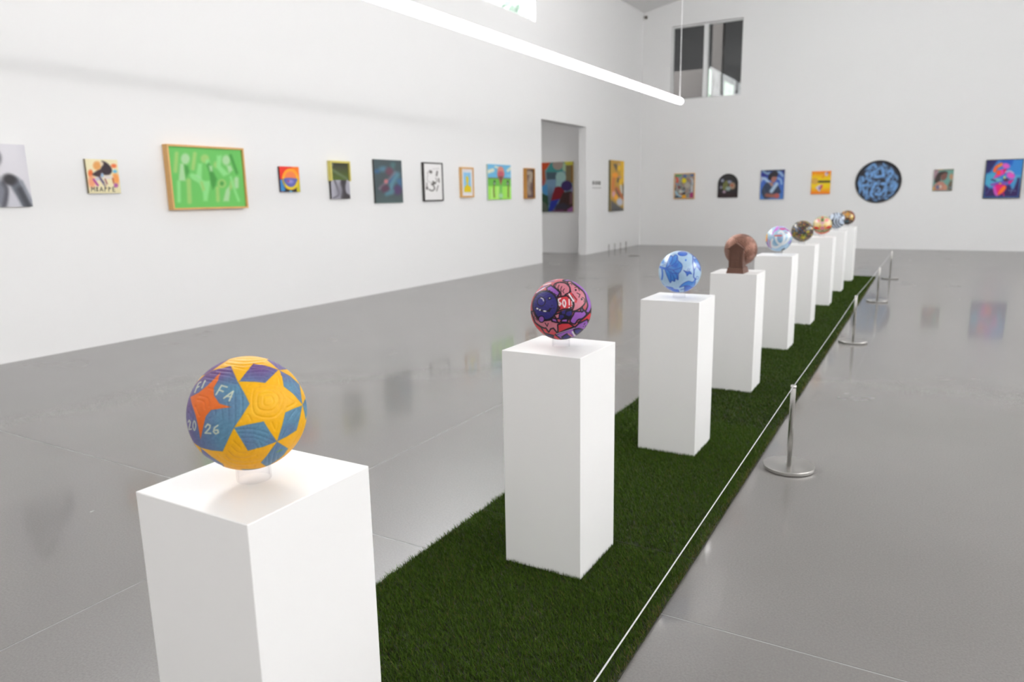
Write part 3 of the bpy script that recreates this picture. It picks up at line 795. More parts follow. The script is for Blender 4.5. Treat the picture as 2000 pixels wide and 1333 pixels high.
# --- dark speckled ball, cream ball, zebra ball, brown ball
def p_speckle(A, V):
    A.fill((50, 42, 36)); g = np.random.default_rng(3)
    pal = [(206, 160, 40), (190, 90, 60), (70, 130, 110), (80, 120, 170), (216, 196, 70), (150, 50, 70), (120, 140, 60), (40, 40, 60), (226, 150, 70), (30, 30, 34)]
    for k in range(420):
        x, y = g.uniform(-1.02, 1.02, 2)
        A.line([(x, y), (x + g.uniform(-.05, .09), y + g.uniform(.03, .13))], g.uniform(.025, .055), pal[g.integers(len(pal))], soft=.03)
    A.line([(-.62, -.38), (-.4, .0)], .10, (110, 150, 190), soft=.12, alpha=.8); A.line([(-.3, -.3), (-.05, -.05)], .08, (80, 130, 180), soft=.06, alpha=.8)
    A.ell(.08, .58, .26, .2, (206, 190, 40), soft=.2, alpha=.75); A.ell(.5, .1, .14, .14, (196, 190, 60), soft=.1, alpha=.7); A.ell(-.7, .25, .12, .22, (196, 176, 50), soft=.1, alpha=.6)
    for k in range(110):
        x, y = g.uniform(-1, 1, 2); A.line([(x, y), (x + .04, y + .09)], .03, (36, 30, 30), soft=.03)
U0 = (0, 0, 1, 1)
make_ball(5, 56, p_speckle, U0, M['ball_gloss'], 'dark ball covered in small multicoloured brush marks', BC[5], soft=.03)
def p_cream(A, V):
    A.fill((238, 214, 164))
    X = np.abs(A.X); sx = A.X; A.X = X
    A.blend(np.clip((-.45 - A.Y) * 3, 0, 1) * .6, (150, 170, 130)); A.blend(np.clip((X - .78) * 5, 0, 1) * .8, (120, 130, 90))
    A.ell(.42, -.5, .2, .16, (236, 140, 140), soft=.12); A.ell(.0, -.55, .16, .26, (86, 112, 62), soft=.1); A.ell(.0, -.82, .1, .1, (206, 70, 60), soft=.1)
    A.ell(0, -.22, .26, .16, (228, 176, 184), soft=.12); A.ell(.36, -.05, .26, .2, (248, 222, 150), soft=.12)
    A.ell(.62, .28, .32, .14, (196, 44, 40), soft=.1, ang=-14); A.line([(.25, .1), (.3, .45)], .14, (226, 160, 50), soft=.1)
    A.line([(.82, .1), (.86, .3)], .12, (230, 150, 50), soft=.08); A.ell(0, .34, .24, .2, (222, 136, 146), soft=.12)
    A.line([(0, .62), (.2, .72), (.5, .6), (.9, .36)], .15, (90, 110, 70), soft=.08, smooth=True)
    A.line([(0, .88), (.3, .86), (.7, .66)], .16, (226, 104, 84), soft=.1, smooth=True); A.line([(.1, .52), (.42, .5)], .05, (60, 70, 50), soft=.05)
    A.X = sx
make_ball(6, 50, p_cream, U0, M['ball_gloss'], 'cream ball with symmetrical red, pink and green patterns', BC[6], soft=.03)
def p_zebra(A, V):
    d = A.X * .86 - A.Y * .3 + .25 * np.sin(A.Y * 3.0 + .8) + .1 * np.sin(A.X * 5)
    s = np.sin(d * 16)
    A.fill((206, 218, 234)); A.blend(np.clip(s * 2.2 + .2, 0, 1), (30, 34, 44))
    A.ell(.15, -.45, .5, .34, (196, 210, 228), soft=.4, alpha=.9)
    A.line([(.3, -.4), (.6, -.2), (.7, .1)], .1, (70, 80, 104), soft=.12, smooth=True); A.ell(.5, .25, .3, .22, (186, 202, 224), soft=.3, alpha=.8)
make_ball(7, 50, p_zebra, U0, M['ball_gloss'], 'black and pale blue zebra-striped ball', BC[7], soft=.03)
def p_brown(A, V):
    A.fill((112, 82, 50)); g = np.random.default_rng(9)
    pal = [(224, 170, 70), (206, 120, 60), (40, 34, 34), (232, 206, 120), (80, 110, 110), (150, 60, 50), (30, 28, 32), (200, 150, 60)]
    for k in range(130):
        x, y = g.uniform(-1, 1, 2); A.line([(x, y), (x + g.uniform(-.2, .2), y + g.uniform(-.2, .2))], g.uniform(.05, .1), pal[g.integers(len(pal))], soft=.05)
    A.ell(-.05, .5, .34, .2, (50, 90, 104), soft=.15); A.ell(.1, .78, .4, .16, (30, 32, 40), soft=.12); A.ell(.6, -.05, .18, .3, (226, 196, 104), soft=.15, alpha=.9)
    A.ell(0, -.4, .4, .2, (216, 150, 64), soft=.2, alpha=.7); A.line([(.75, -.5), (.9, .1), (.7, .6)], .1, (150, 60, 60), soft=.1, smooth=True)
make_ball(8, 50, p_brown, U0, M['ball_gloss'], 'brown, gold and teal ball on the farthest pedestal', BC[8], soft=.03)

# --- bronze ball sculpture: ball, door slab, plinth
rt = tag(empty('bronze_ball_sculpture', (-1.135, 5.06, PH)), 'brown bronze ball with ridged grooves behind a small gabled door', 'sculpture', 'decorated balls on the pedestals')
V, F = cube_sphere(96)
cen = norm([(-.75, .25, .6), (.45, .35, .8), (.75, -.25, .5), (0, .95, .2), (-.3, -.5, .8), (0, 0, -1), (.8, .5, -.4), (-.8, .5, -.5), (-.7, -.6, -.2), (.3, -.9, .1)])
Rr = RB + grooves(V, cen, .10, 3, .004, .30)
gd = ((RB - Rr) / .004)[:, None]
o = np_mesh('ball', V * Rr[:, None], F, M['bronze'], rt, s2l((146, 108, 94)) * (1 - gd) + s2l((56, 38, 34)) * gd, True)
o.matrix_local = Matrix.Translation(Vector(BC[3]) - Vector((-1.135, 5.06, PH))) @ ball_frame(BC[3]).to_4x4()
bm = bmesh.new()
b0 = [(-.058, -.080), (.058, -.080), (.058, .078), (-.058, .078)]; b1 = [(-.050, -.072), (.050, -.072), (.050, .07), (-.050, .07)]
A_ = [bm.verts.new((x, y, 0.0003)) for x, y in b0]; B_ = [bm.verts.new((x, y, .040)) for x, y in b1]
bm.faces.new(A_[::-1]); bm.faces.new(B_)
for k in range(4): bm.faces.new((A_[k], A_[(k + 1) % 4], B_[(k + 1) % 4], B_[k]))
from_bm('plinth', bm, M['bronze_flat'], rt)
bm = bmesh.new(); prism(bm, [(-.047, .0405), (.047, .0405), (.047, .165), (0, .198), (-.047, .165)], 'y', -.066, .03)
slab = from_bm('door_slab', bm, M['bronze_flat'], rt)
for x in (-.043, .035): boxes('pilaster', [(x, x + .008, -.071, -.0655, .041, .158)], M['bronze_flat'], slab, .001)
for x in (-.028, .003):
    for z0, z1 in ((.048, .084), (.09, .118), (.124, .150)): boxes('door_panel', [(x, x + .025, -.0695, -.0655, z0, z1)], M['bronze_flat'], slab, .0012)
bm = bmesh.new(); prism(bm, [(-.053, .158), (0, .195), (.053, .158), (.053, .168), (0, .206), (-.053, .168)], 'y', -.074, -.02)
from_bm('pediment', bm, M['bronze_flat'], slab)

# --- clear acrylic rings under the balls
RR, TH = 0.033, 0.003
bm = bmesh.new(); zt = 0.0307
lathe(bm, [(RR - TH, 0), (RR, 0), (RR, zt), (RR - TH, zt - .0008), (RR - TH, 0)], 40)
ring_me = None
names = ['yellow star ball', 'cartoon face ball', 'blue flower ball', None, 'white loop ball', 'dark speckled ball', 'cream patterned ball', 'zebra-striped ball', 'brown and gold ball']
for i, nm in enumerate(names):
    if nm is None: continue
    if ring_me is None: o = from_bm('ball_stand', bm, M['acrylic'], None, False); ring_me = o.data
    else: o = link(bpy.data.objects.new('ball_stand', ring_me))
    o.location = (BC[i][0], BC[i][1], PH + .0003)
    s = (BC[i][2] - RB * math.cos(math.asin(RR / RB)) - PH - .0006) / zt
    o.scale = (1, 1, s)
    tag(o, 'clear acrylic ring holding up the ' + nm, 'stand', 'acrylic ring stands')

# ------------------------------------------------------------------ stanchions and cords
ST = [(-.53, .15), (-.526, 3.651), (-.545, 7.146), (-.523, 9.971), (-.514, 12.692)]
st_labels = ['steel barrier post out beside the nearest pedestal', 'steel barrier post nearest the viewer, beside the third and fourth pedestals', 'second steel barrier post along the turf edge', 'third steel barrier post along the turf edge', 'farthest steel barrier post, past the end of the turf']
CORDZ = 0.425
bm = bmesh.new(); lathe(bm, [(0, 0.0005), (.117, 0.0005), (.122, .004), (.122, .018), (.1205, .0205), (.018, .0215), (0, .0215)], 64)
base0 = from_bm('base', bm, M['steel'], None, False)
bm = bmesh.new(); lathe(bm, [(0, .0210), (.0125, .0210), (.0125, .430), (.0115, .4315), (0, .4315)], 24)
post0 = from_bm('post', bm, M['steel'], None, True)
bm = bmesh.new(); lathe(bm, [(.0126, .0), (.0138, .0), (.0138, .010), (.0126, .010), (.0126, .0)], 24, (0, 0, .417))
cap0 = from_bm('cord_clip', bm, M['steel'], None, True)
meshes = [base0.data, post0.data, cap0.data]
for o in (base0, post0, cap0): bpy.data.objects.remove(o)
POSTS = []
for (x, y), lb in zip(ST, st_labels):
    rt = tag(empty('barrier_post', (x, y, 0)), lb, 'post', 'steel barrier posts along the turf'); POSTS.append(rt)
    for me in meshes: link(bpy.data.objects.new(me.name, me), rt)
for k in range(4):
    (xa, ya), (xb, yb) = ST[k], ST[k + 1]
    za = .350 if k == 0 else CORDZ
    pts = []
    for t in np.linspace(0, 1, 17):
        yy = ya + .0139 + (yb - ya - .0278) * t
        pts.append((xa + (xb - xa) * t - xb, yy - yb, za + (CORDZ - za) * t - .010 * 4 * t * (1 - t) * (0 if k == 0 else 1)))
    bm = bmesh.new(); tube_path(bm, pts, .0019, 8)
    from_bm('cord', bm, M['cord'], POSTS[k + 1], True)['label'] = 'thin pale cord stretched to the next post'

# ------------------------------------------------------------------ pictures
def wall_matrix(wall, c0, z0):
    """local x = viewer's right along the wall, local y = out of the wall, local z = up; origin at lower left on the wall"""
    if wall == 'L': return Matrix(((0, 1, 0, XL), (1, 0, 0, c0), (0, 0, 1, z0), (0, 0, 0, 1)))
    yw = {'B': YB, 'S': AY1}[wall]
    return Matrix(((1, 0, 0, c0), (0, -1, 0, yw), (0, 0, 1, z0), (0, 0, 0, 1)))

def canvas_mesh(w, h, t0, t1, quad, painter, soft, res, inset=0.0, edge=None):
    """painted slab: front grid at depth t1, sides back to t0"""
    nx = max(8, int(res * w / max(w, h))); nz = max(8, int(res * h / max(w, h)))
    U, Vv = np.meshgrid(np.linspace(0, 1, nx + 1), np.linspace(0, 1, nz + 1), indexing='ij'); U, Vv = U.ravel(), Vv.ravel()
    H = homography(quad); q = np.stack([U, Vv, np.ones_like(U)], 0); p = H @ q
    A = Art(p[0] / p[2], p[1] / p[2], soft); painter(A)
    P = np.stack([inset + U * (w - 2 * inset), np.full_like(U, t1), h - inset - Vv * (h - 2 * inset)], 1)
    i, j = np.meshgrid(np.arange(nx), np.arange(nz), indexing='ij'); i, j = i.ravel(), j.ravel(); m = nz + 1
    F = np.stack([i * m + j, (i + 1) * m + j, (i + 1) * m + j + 1, i * m + j + 1], 1)
    C = A.linear()
    if edge is not None:
        a, b = inset, w - inset; c, d = inset, h - inset
        front = [(a, t1, d), (b, t1, d), (b, t1, c), (a, t1, c)]; back = [(x, t0, z) for x, _, z in front]
        ex = []; ef = []; base = len(P)
        for k in range(4):
            s = len(ex) + base; ex += [front[k], front[(k + 1) % 4], back[(k + 1) % 4], back[k]]; ef.append((s, s + 1, s + 2, s + 3))
        s = len(ex) + base; ex += back; ef.append((s + 3, s + 2, s + 1, s))
        P = np.concatenate([P, np.array(ex)]); F = np.concatenate([F, np.array(ef)])
        C = np.concatenate([C, np.repeat(s2l(edge)[None], len(ex), 0)])
    return P, F, C

def picture(wall, c0, c1, z0, z1, t, quad, painter, label, soft=14, res=70, edge=(225, 224, 222), frame=None, fw=0.0, fmat=None, cat='picture', mat=None):
    w, h = c1 - c0, z1 - z0
    rt = empty('wall_picture'); rt.matrix_world = wall_matrix(wall, c0, z0)
    tag(rt, label, cat, 'pictures on the gallery walls')
    if frame is None:
        P, F, C = canvas_mesh(w, h, 0.001, t, quad, painter, soft, res, 0, edge)
    else:
        P, F, C = canvas_mesh(w, h, 0.001, t - frame, quad, painter, soft, res, fw + .0005, edge)
    np_mesh('canvas', P, F, mat or M['art'], rt, C)
    if frame is not None:
        bm = bmesh.new()
        # mitred frame: four rails
        for pts in ([(0, 0), (w, 0), (w - fw, fw), (fw, fw)], [(w, 0), (w, h), (w - fw, h - fw), (w - fw, fw)], [(w, h), (0, h), (fw, h - fw), (w - fw, h - fw)], [(0, h), (0, 0), (fw, fw), (fw, h - fw)]):
            prism(bm, pts, 'y', 0.001, t)
        from_bm('frame', bm, fmat, rt)
    return rt

# 1 monochrome photograph, cut by the left edge of the view
def a_mono(A):
    A.fill((226, 224, 230)); A.blend(np.clip((A.X - 200) / 200, 0, 1) * np.clip((520 - A.Y) / 300, 0, 1) * .5, (190, 190, 200))
    A.ell(-20, 370, 60, 80, (60, 60, 66), soft=60); A.ell(-120, 330, 120, 150, (120, 120, 126), soft=80)
    A.ell(30, 800, 90, 190, (126, 128, 138), soft=60, ang=-8); A.line([(60, 660), (100, 760), (60, 960)], 40, (76, 76, 84), soft=50, smooth=True)
    A.line([(190, 650), (330, 950)], 130, (104, 108, 118), soft=50); A.line([(250, 740), (350, 950)], 70, (70, 72, 78), soft=50)
    A.ell(135, 620, 82, 66, (58, 56, 60), soft=40, ang=20); A.line([(270, 640), (380, 880)], 30, (140, 144, 156), soft=30)
    A.poly([(140, 740), (110, 960), (270, 960), (200, 820)], (206, 206, 214), soft=40); A.ell(-200, 700, 130, 240, (90, 90, 96), soft=80)
picture('L', 2.95, 3.539, 1.352, 1.882, .035, [(-540, 190), (305, 212), (400, 950), (-480, 975)], a_mono, 'black and white photograph of figures at the left edge of the view', soft=20, res=50, edge=(215, 214, 214))

# 2 portrait canvas
def a_port(A):
    A.fill((240, 230, 190)); A.blend(np.clip((A.Y - 900) / 250, 0, 1) * .5, (222, 214, 170))
    A.ell(600, 360, 120, 130, (226, 160, 90), soft=70); A.ell(400, 590, 70, 110, (226, 104, 48), soft=50); A.ell(430, 830, 110, 180, (236, 160, 120), soft=80)
    A.ell(1130, 730, 90, 160, (238, 156, 84), soft=70, ang=-10); A.ell(1085, 370, 80, 60, (228, 110, 60), soft=50)
    A.poly([(740, 220), (880, 270), (1000, 400), (1030, 520), (960, 620), (820, 640), (720, 560), (700, 460), (760, 340)], (54, 40, 48), soft=50, smooth=True)
    A.poly([(450, 620), (560, 530), (700, 470), (740, 560), (680, 680), (580, 680)], (66, 46, 50), soft=50, smooth=True)
    A.ell(740, 300, 50, 60, (228, 206, 176), soft=50); A.ell(900, 700, 130, 50, (226, 216, 216), soft=60); A.ell(740, 640, 40, 60, (150, 180, 214), soft=40)
    A.ell(1110, 530, 60, 46, (110, 190, 222), soft=40); A.line([(490, 770), (600, 930)], 60, (164, 60, 140), soft=40); A.ell(1120, 930, 60, 60, (166, 84, 150), soft=50)
    A.line([(660, 700), (760, 850), (820, 940)], 60, (80, 70, 110), soft=50); A.line([(820, 760), (870, 880)], 40, (150, 90, 90), soft=40); A.ell(590, 750, 60, 50, (206, 200, 214), soft=40)
    A.line([(1040, 740), (1060, 860)], 40, (170, 84, 50), soft=40); A.line([(800, 880), (880, 1040)], 26, (240, 220, 160), soft=30)
    K = (62, 58, 50); y0, y1 = 985, 1100                                      # lettering along the foot
    def L(*p): A.line(p, 20, K, soft=14)
    L((410, y1), (420, y0), (460, 1060), (500, y0), (510, y1)); L((560, y0), (562, y1), (610, 1085), (565, 1040), (605, 1010), (560, y0))
    L((660, y1), (700, y0), (745, y1)); L((680, 1065), (728, 1065)); L((800, y1), (800, y0), (850, 1010), (802, 1050)); L((910, y1), (910, y0), (965, 1010), (912, 1050))
    L((1080, y0), (1025, y0), (1028, y1), (1085, y1)); L((1026, 1042), (1070, 1042))
picture('L', 4.060, 4.373, 1.465, 1.782, .03, [(245, 150), (1190, 195), (1250, 1145), (350, 1165)], a_port, 'small cream canvas of a dark-haired face with orange smears and lettering', soft=16, res=70, edge=(120, 108, 80))

# 3 large green painting
def a_green(A):
    A.fill((106, 192, 96)); A.blend(np.clip((A.Y - 150) / 750, 0, 1) * .6, (104, 190, 90))
    p, t, l, d = (172, 212, 160), (156, 200, 112), (140, 216, 134), (66, 146, 62)
    A.line([(285, 245), (268, 460)], 50, t); A.ell(395, 310, 55, 65, p); A.poly([(330, 370), (375, 370), (395, 580), (310, 580)], p); A.poly([(380, 385), (430, 400), (445, 470), (405, 540), (392, 480)], d)
    A.line([(515, 250), (490, 430)], 48, t); A.line([(310, 600), (312, 830)], 46, l); A.line([(435, 580), (445, 840)], 56, t)
    A.ell(640, 310, 52, 52, t); A.poly([(555, 370), (605, 370), (600, 560), (520, 560)], l); A.ell(530, 545, 55, 32, p, ang=25); A.line([(480, 520), (600, 600), (650, 700)], 60, l); A.poly([(560, 590), (710, 580), (670, 830), (620, 830), (610, 700)], l)
    A.poly([(580, 590), (610, 590), (640, 690), (610, 710)], t); A.ell(675, 350, 26, 32, l)
    A.poly([(660, 390), (690, 360), (745, 470), (790, 560), (770, 650), (735, 690), (710, 600), (690, 480)], d); A.poly([(690, 400), (730, 400), (735, 465), (705, 465)], p); A.ell(775, 385, 26, 36, t)
    A.poly([(790, 275), (850, 270), (840, 400), (940, 500), (870, 530), (780, 420)], l); A.ell(905, 330, 48, 60, p); A.poly([(910, 400), (960, 395), (985, 450), (940, 490)], p)
    A.line([(960, 275), (1035, 485)], 34, d); A.ell(850, 615, 52, 52, t); A.ell(850, 615, 24, 26, d); A.line([(795, 670), (800, 820)], 44, t)
    A.poly([(900, 690), (945, 640), (950, 730), (935, 830), (865, 830)], p); A.poly([(950, 590), (1000, 575), (1000, 650), (945, 700)], t); A.line([(1030, 560), (1030, 650)], 52, p); A.line([(960, 540), (1010, 700), (1055, 820)], 30, l)
picture('L', 4.895, 5.868, 1.288, 1.960, .077, [(165, 150), (1085, 210), (1142, 890), (245, 918)], a_green, 'large green abstract painting of pale figures in a light wood frame', soft=30, res=110, edge=(90, 160, 80), frame=.022, fw=.02, fmat=M['wood'])

# 4 small red and blue canvas with a ring
def a_ring(A):
    A.fill((222, 48, 34)); A.poly([(1680, 400), (1800, 400), (1800, 560), (1720, 560)], (242, 120, 30), soft=30); A.poly([(1520, 570), (1620, 570), (1560, 740), (1520, 740)], (60, 150, 220)); A.poly([(1700, 570), (1800, 570), (1800, 740), (1740, 740)], (196, 186, 40))
    A.poly([(1560, 690), (1620, 640), (1740, 660), (1740, 740), (1560, 740)], (40, 36, 40)); A.ell(1666, 562, 104, 132, (246, 160, 40)); A.ell(1670, 590, 92, 98, (226, 208, 50), soft=30); A.ell(1666, 562, 74, 96, (238, 130, 74))
    A.poly([(1592, 552), (1740, 552), (1735, 600), (1700, 650), (1650, 655), (1605, 620)], (96, 100, 176), smooth=True); A.ell(1665, 590, 40, 26, (150, 150, 210), soft=20, alpha=.7); A.ell(1640, 585, 12, 12, (170, 60, 100)); A.ell(1570, 690, 30, 24, (70, 170, 226), soft=16); A.ell(1560, 725, 14, 12, (220, 70, 90)); A.ell(1668, 715, 20, 14, (110, 190, 230))
    A.blend(((A.X < 1600) & (A.Y > 560)) * .35, (40, 90, 150))
picture('L', 6.421, 6.739, 1.469, 1.776, .028, [(1530, 408), (1765, 410), (1786, 715), (1545, 726)], a_ring, 'small red, yellow and blue canvas with a glowing ring', soft=10, res=60, edge=(60, 44, 44))

# 5 half yellow-framed picture
def a_half(A):
    A.fill((68, 68, 56)); A.blend(np.clip((A.Y - 330) / 220, 0, 1), (86, 108, 44)); A.line([(170, 380), (440, 545)], 40, (104, 118, 84)); A.line([(230, 300), (215, 350), (175, 385)], 8, (170, 176, 160))
    i = A.Y > 552
    A.mix(np.nonzero(i)[0], np.ones(i.sum()), (176, 174, 186)); m = Art(A.X, A.Y, A.soft); m.C = A.C
    B = Art(A.X[i], A.Y[i], 26); B.C = A.C[i]
    B.poly([(340, 540), (410, 540), (395, 650), (410, 740), (475, 790), (475, 850), (330, 850), (340, 700), (320, 600)], (66, 62, 66), smooth=True); B.line([(240, 560), (275, 680), (290, 770), (210, 830)], 22, (86, 84, 90), smooth=True); B.ell(300, 720, 50, 120, (130, 128, 138), soft=60, alpha=.7)
    A.C[i] = B.C
rt = picture('L', 7.281, 7.639, 1.375, 1.863, .035, [(178, 290), (440, 300), (470, 835), (182, 842)], a_half, 'picture with a yellow-framed green upper half and a grey figure below', soft=20, res=70, edge=(60, 58, 56))
bm = bmesh.new()
for b in ((-.008, .366, .001, .062, .470, .496), (-.008, .012, .001, .062, .235, .4695), (.346, .366, .001, .062, .235, .4695)): bm_box(bm, *b)
from_bm('frame', bm, M['yellow_edge'], rt)

# 6 dark blue abstract
def a_blue(A):
    A.fill((76, 84, 86)); n = A.noise(90, 4); A.blend(n * .6, (70, 90, 96)); A.blend(np.clip((A.Y - 700) / 200, 0, 1) * .5, (92, 112, 108))
    b, c = (62, 96, 134), (94, 136, 152)
    A.ell(890, 420, 40, 30, b, soft=40); A.ell(980, 385, 60, 40, (86, 124, 142), soft=50); A.line([(1130, 320), (1120, 420), (1200, 560)], 60, (80, 116, 120), soft=60, smooth=True); A.ell(1075, 420, 60, 60, (110, 76, 90), soft=50); A.line([(920, 680), (1030, 580), (1160, 440)], 36, (128, 112, 128), soft=40)
    A.ell(1020, 570, 30, 32, (190, 120, 124), soft=30); A.line([(1080, 580), (1160, 500)], 40, (44, 70, 138), soft=30); A.line([(1190, 470), (1110, 600), (1090, 720)], 80, c, soft=60, smooth=True); A.poly([(1180, 540), (1260, 520), (1260, 680), (1200, 620)], (72, 108, 144), soft=50)
    A.ell(1010, 690, 60, 60, (92, 62, 80), soft=50); A.ell(1190, 700, 60, 70, (86, 66, 104), soft=50); A.ell(1100, 720, 30, 24, (120, 96, 104), soft=30); A.line([(1030, 760), (1110, 720)], 60, (86, 130, 144), soft=50)
picture('L', 8.170, 8.800, 1.305, 1.921, .028, [(838, 238), (1255, 260), (1275, 890), (856, 905)], a_blue, 'dark slate-blue abstract canvas with light blue and red smears', soft=30, res=70, edge=(50, 46, 40))

# 7 ink drawing in a black frame
def a_ink(A):
    A.fill((244, 243, 242)); K = (60, 54, 50)
    A.ell(1706, 425, 18, 22, K, soft=20); A.line([(1650, 450), (1690, 400), (1730, 430)], 9, (150, 146, 142), soft=16); A.line([(1805, 420), (1795, 480)], 18, K, soft=20); A.line([(1740, 380), (1830, 370)], 8, (200, 198, 196), soft=16); A.line([(1660, 470), (1650, 560), (1730, 600)], 8, (180, 178, 176), soft=16, smooth=True)
    A.line([(1825, 530), (1830, 580)], 16, (90, 84, 80), soft=18); A.line([(1720, 620), (1770, 600), (1740, 580)], 22, K, soft=20); A.line([(1640, 600), (1640, 690)], 12, (120, 116, 112), soft=18); A.ell(1642, 680, 14, 22, K, soft=16); A.line([(1730, 620), (1760, 680), (1720, 720), (1675, 700)], 14, K, soft=18, smooth=True); A.line([(1815, 640), (1790, 720)], 12, (110, 104, 100), soft=16); A.line([(1780, 520), (1800, 560), (1770, 610)], 9, (130, 126, 122), soft=16)
picture('L', 9.321, 9.844, 1.316, 1.915, .04, [(1592, 292), (1874, 302), (1880, 858), (1602, 868)], a_ink, 'black ink drawing on white paper in a thin black frame', soft=14, res=70, frame=.012, fw=.018, fmat=M['black_frame'])

# 8 yellow figure on blue, oak frame
def a_yfig(A):
    A.fill((232, 230, 234)); A.poly([(175, 245), (350, 245), (352, 715), (180, 715)], (140, 196, 232)); Y = (228, 200, 20)
    A.poly([(262, 320), (290, 370), (292, 430), (275, 520), (300, 560), (350, 590), (352, 715), (182, 715), (185, 620), (215, 570), (252, 530), (235, 430), (235, 370)], Y, smooth=False)
picture('L', 10.366, 10.754, 1.365, 1.867, .045, [(135, 165), (388, 165), (392, 800), (135, 805)], a_yfig, 'small picture of a yellow figure on blue in a light wood frame', soft=22, res=50, frame=.012, fw=.028, fmat=M['wood'])

# 9 blue sky and green field
def a_field(A):
    A.fill((108, 182, 220)); c = (232, 230, 206)
    A.line([(750, 250), (850, 215)], 80, c, soft=40); A.line([(910, 140), (980, 160)], 40, c, soft=30); A.line([(1190, 220), (1270, 150)], 60, c, soft=40); A.ell(1210, 330, 40, 20, (150, 206, 226), soft=40)
    A.poly([(700, 390), (1300, 400), (1300, 600), (700, 600)], (110, 186, 74)); A.poly([(700, 575), (1300, 575), (1300, 950), (700, 950)], (160, 226, 92), soft=30)
    A.line([(740, 395), (960, 395)], 18, (110, 82, 60)); A.line([(1100, 395), (1270, 405)], 18, (110, 82, 60)); A.line([(1030, 560), (1025, 880)], 50, (108, 186, 96), soft=50); A.line([(960, 600), (950, 880)], 30, (196, 234, 140), soft=40); A.line([(830, 640), (820, 880)], 30, (196, 234, 150), soft=40)
    A.line([(890, 460), (885, 530)], 44, (70, 84, 60), soft=24); A.line([(875, 560), (870, 680), (880, 820)], 30, (116, 120, 60), soft=24, smooth=True); A.line([(1185, 460), (1185, 530)], 44, (70, 84, 60), soft=24); A.line([(1200, 560), (1195, 680), (1195, 820)], 30, (116, 120, 60), soft=24, smooth=True)
    A.ell(890, 515, 16, 18, (170, 170, 180)); A.ell(1180, 515, 16, 18, (170, 170, 180)); A.ell(1030, 790, 50, 50, (168, 214, 170), soft=40)
    A.poly([(1020, 130), (1080, 160), (1108, 260), (1100, 340), (1060, 440), (1028, 545), (1000, 440), (960, 340), (955, 240), (975, 160)], (214, 140, 124), smooth=True); A.ell(1030, 305, 72, 70, (190, 88, 104), soft=50); A.poly([(965, 350), (1095, 350), (1060, 440), (1028, 545), (1000, 440)], (118, 74, 62), soft=40)
picture('L', 11.236, 12.059, 1.316, 1.942, .03, [(738, 78), (1252, 100), (1262, 870), (745, 890)], a_field, 'bright canvas of a pink form between blue sky and green field', soft=18, res=70, edge=(190, 206, 196))

# 10 brown box frame
def a_bone(A):
    A.fill((86, 64, 64)); A.blend(A.noise(60, 2) * .3, (110, 88, 88)); A.line([(1690, 260), (1740, 320), (1720, 430), (1690, 520), (1670, 640), (1700, 740)], 100, (150, 136, 122), soft=60, smooth=True); A.line([(1670, 300), (1760, 260), (1750, 400)], 40, (170, 158, 138), soft=40, smooth=True); A.line([(1730, 430), (1750, 480)], 24, (186, 176, 156), soft=30); A.line([(1650, 560), (1700, 600)], 40, (136, 120, 116), soft=30)
picture('L', 12.590, 12.945, 1.318, 1.903, .075, [(1620, 185), (1805, 185), (1795, 840), (1620, 850)], a_bone, 'narrow brown relief in a deep golden wood box frame', soft=20, res=50, frame=.03, fw=.018, fmat=M['wood_brown'], edge=(70, 50, 46))

# 11 tall yellow painting right of the doorway
def a_gold(A):
    A.fill((190, 148, 58)); A.blend(np.clip((A.X - 1760) / 60, 0, 1) * (A.Y < 640), (226, 182, 50)); A.line([(1640, 560), (1620, 760), (1640, 850)], 60, (206, 118, 60), soft=60, smooth=True); A.poly([(1570, 1020), (1700, 1100), (1860, 1200), (1860, 1300), (1570, 1300)], (88, 88, 90), soft=50)
    A.poly([(1630, 250), (1700, 240), (1720, 300), (1700, 400), (1660, 320)], (92, 84, 74), soft=30); A.ell(1760, 330, 34, 60, (232, 186, 40), soft=30); A.ell(1755, 250, 26, 22, (196, 156, 140), soft=20); A.ell(1670, 485, 66, 56, (234, 150, 44), soft=40); A.ell(1770, 525, 34, 26, (186, 146, 130), soft=20); A.line([(1740, 560), (1730, 620)], 40, (76, 66, 64), soft=30)
    A.line([(1790, 600), (1790, 680)], 60, (232, 188, 40), soft=30); A.line([(1795, 710), (1815, 850)], 50, (206, 206, 204), soft=30); A.line([(1700, 790), (1760, 920)], 60, (96, 76, 70), soft=30); A.line([(1700, 760), (1790, 900), (1830, 980)], 50, (180, 96, 60), soft=40, smooth=True); A.ell(1640, 900, 36, 70, (212, 160, 180), soft=30); A.ell(1690, 960, 44, 60, (236, 164, 40), soft=30); A.ell(1770, 1050, 70, 80, (196, 200, 212), soft=40); A.line([(1850, 700), (1850, 920)], 30, (70, 70, 60), soft=24)
picture('L', 16.903, 17.803, 0.963, 2.198, .05, [(1570, 160), (1870, 180), (1850, 1225), (1560, 1265)], a_gold, 'tall golden-yellow abstract painting beside the doorway', soft=20, res=60, edge=(96, 92, 66))

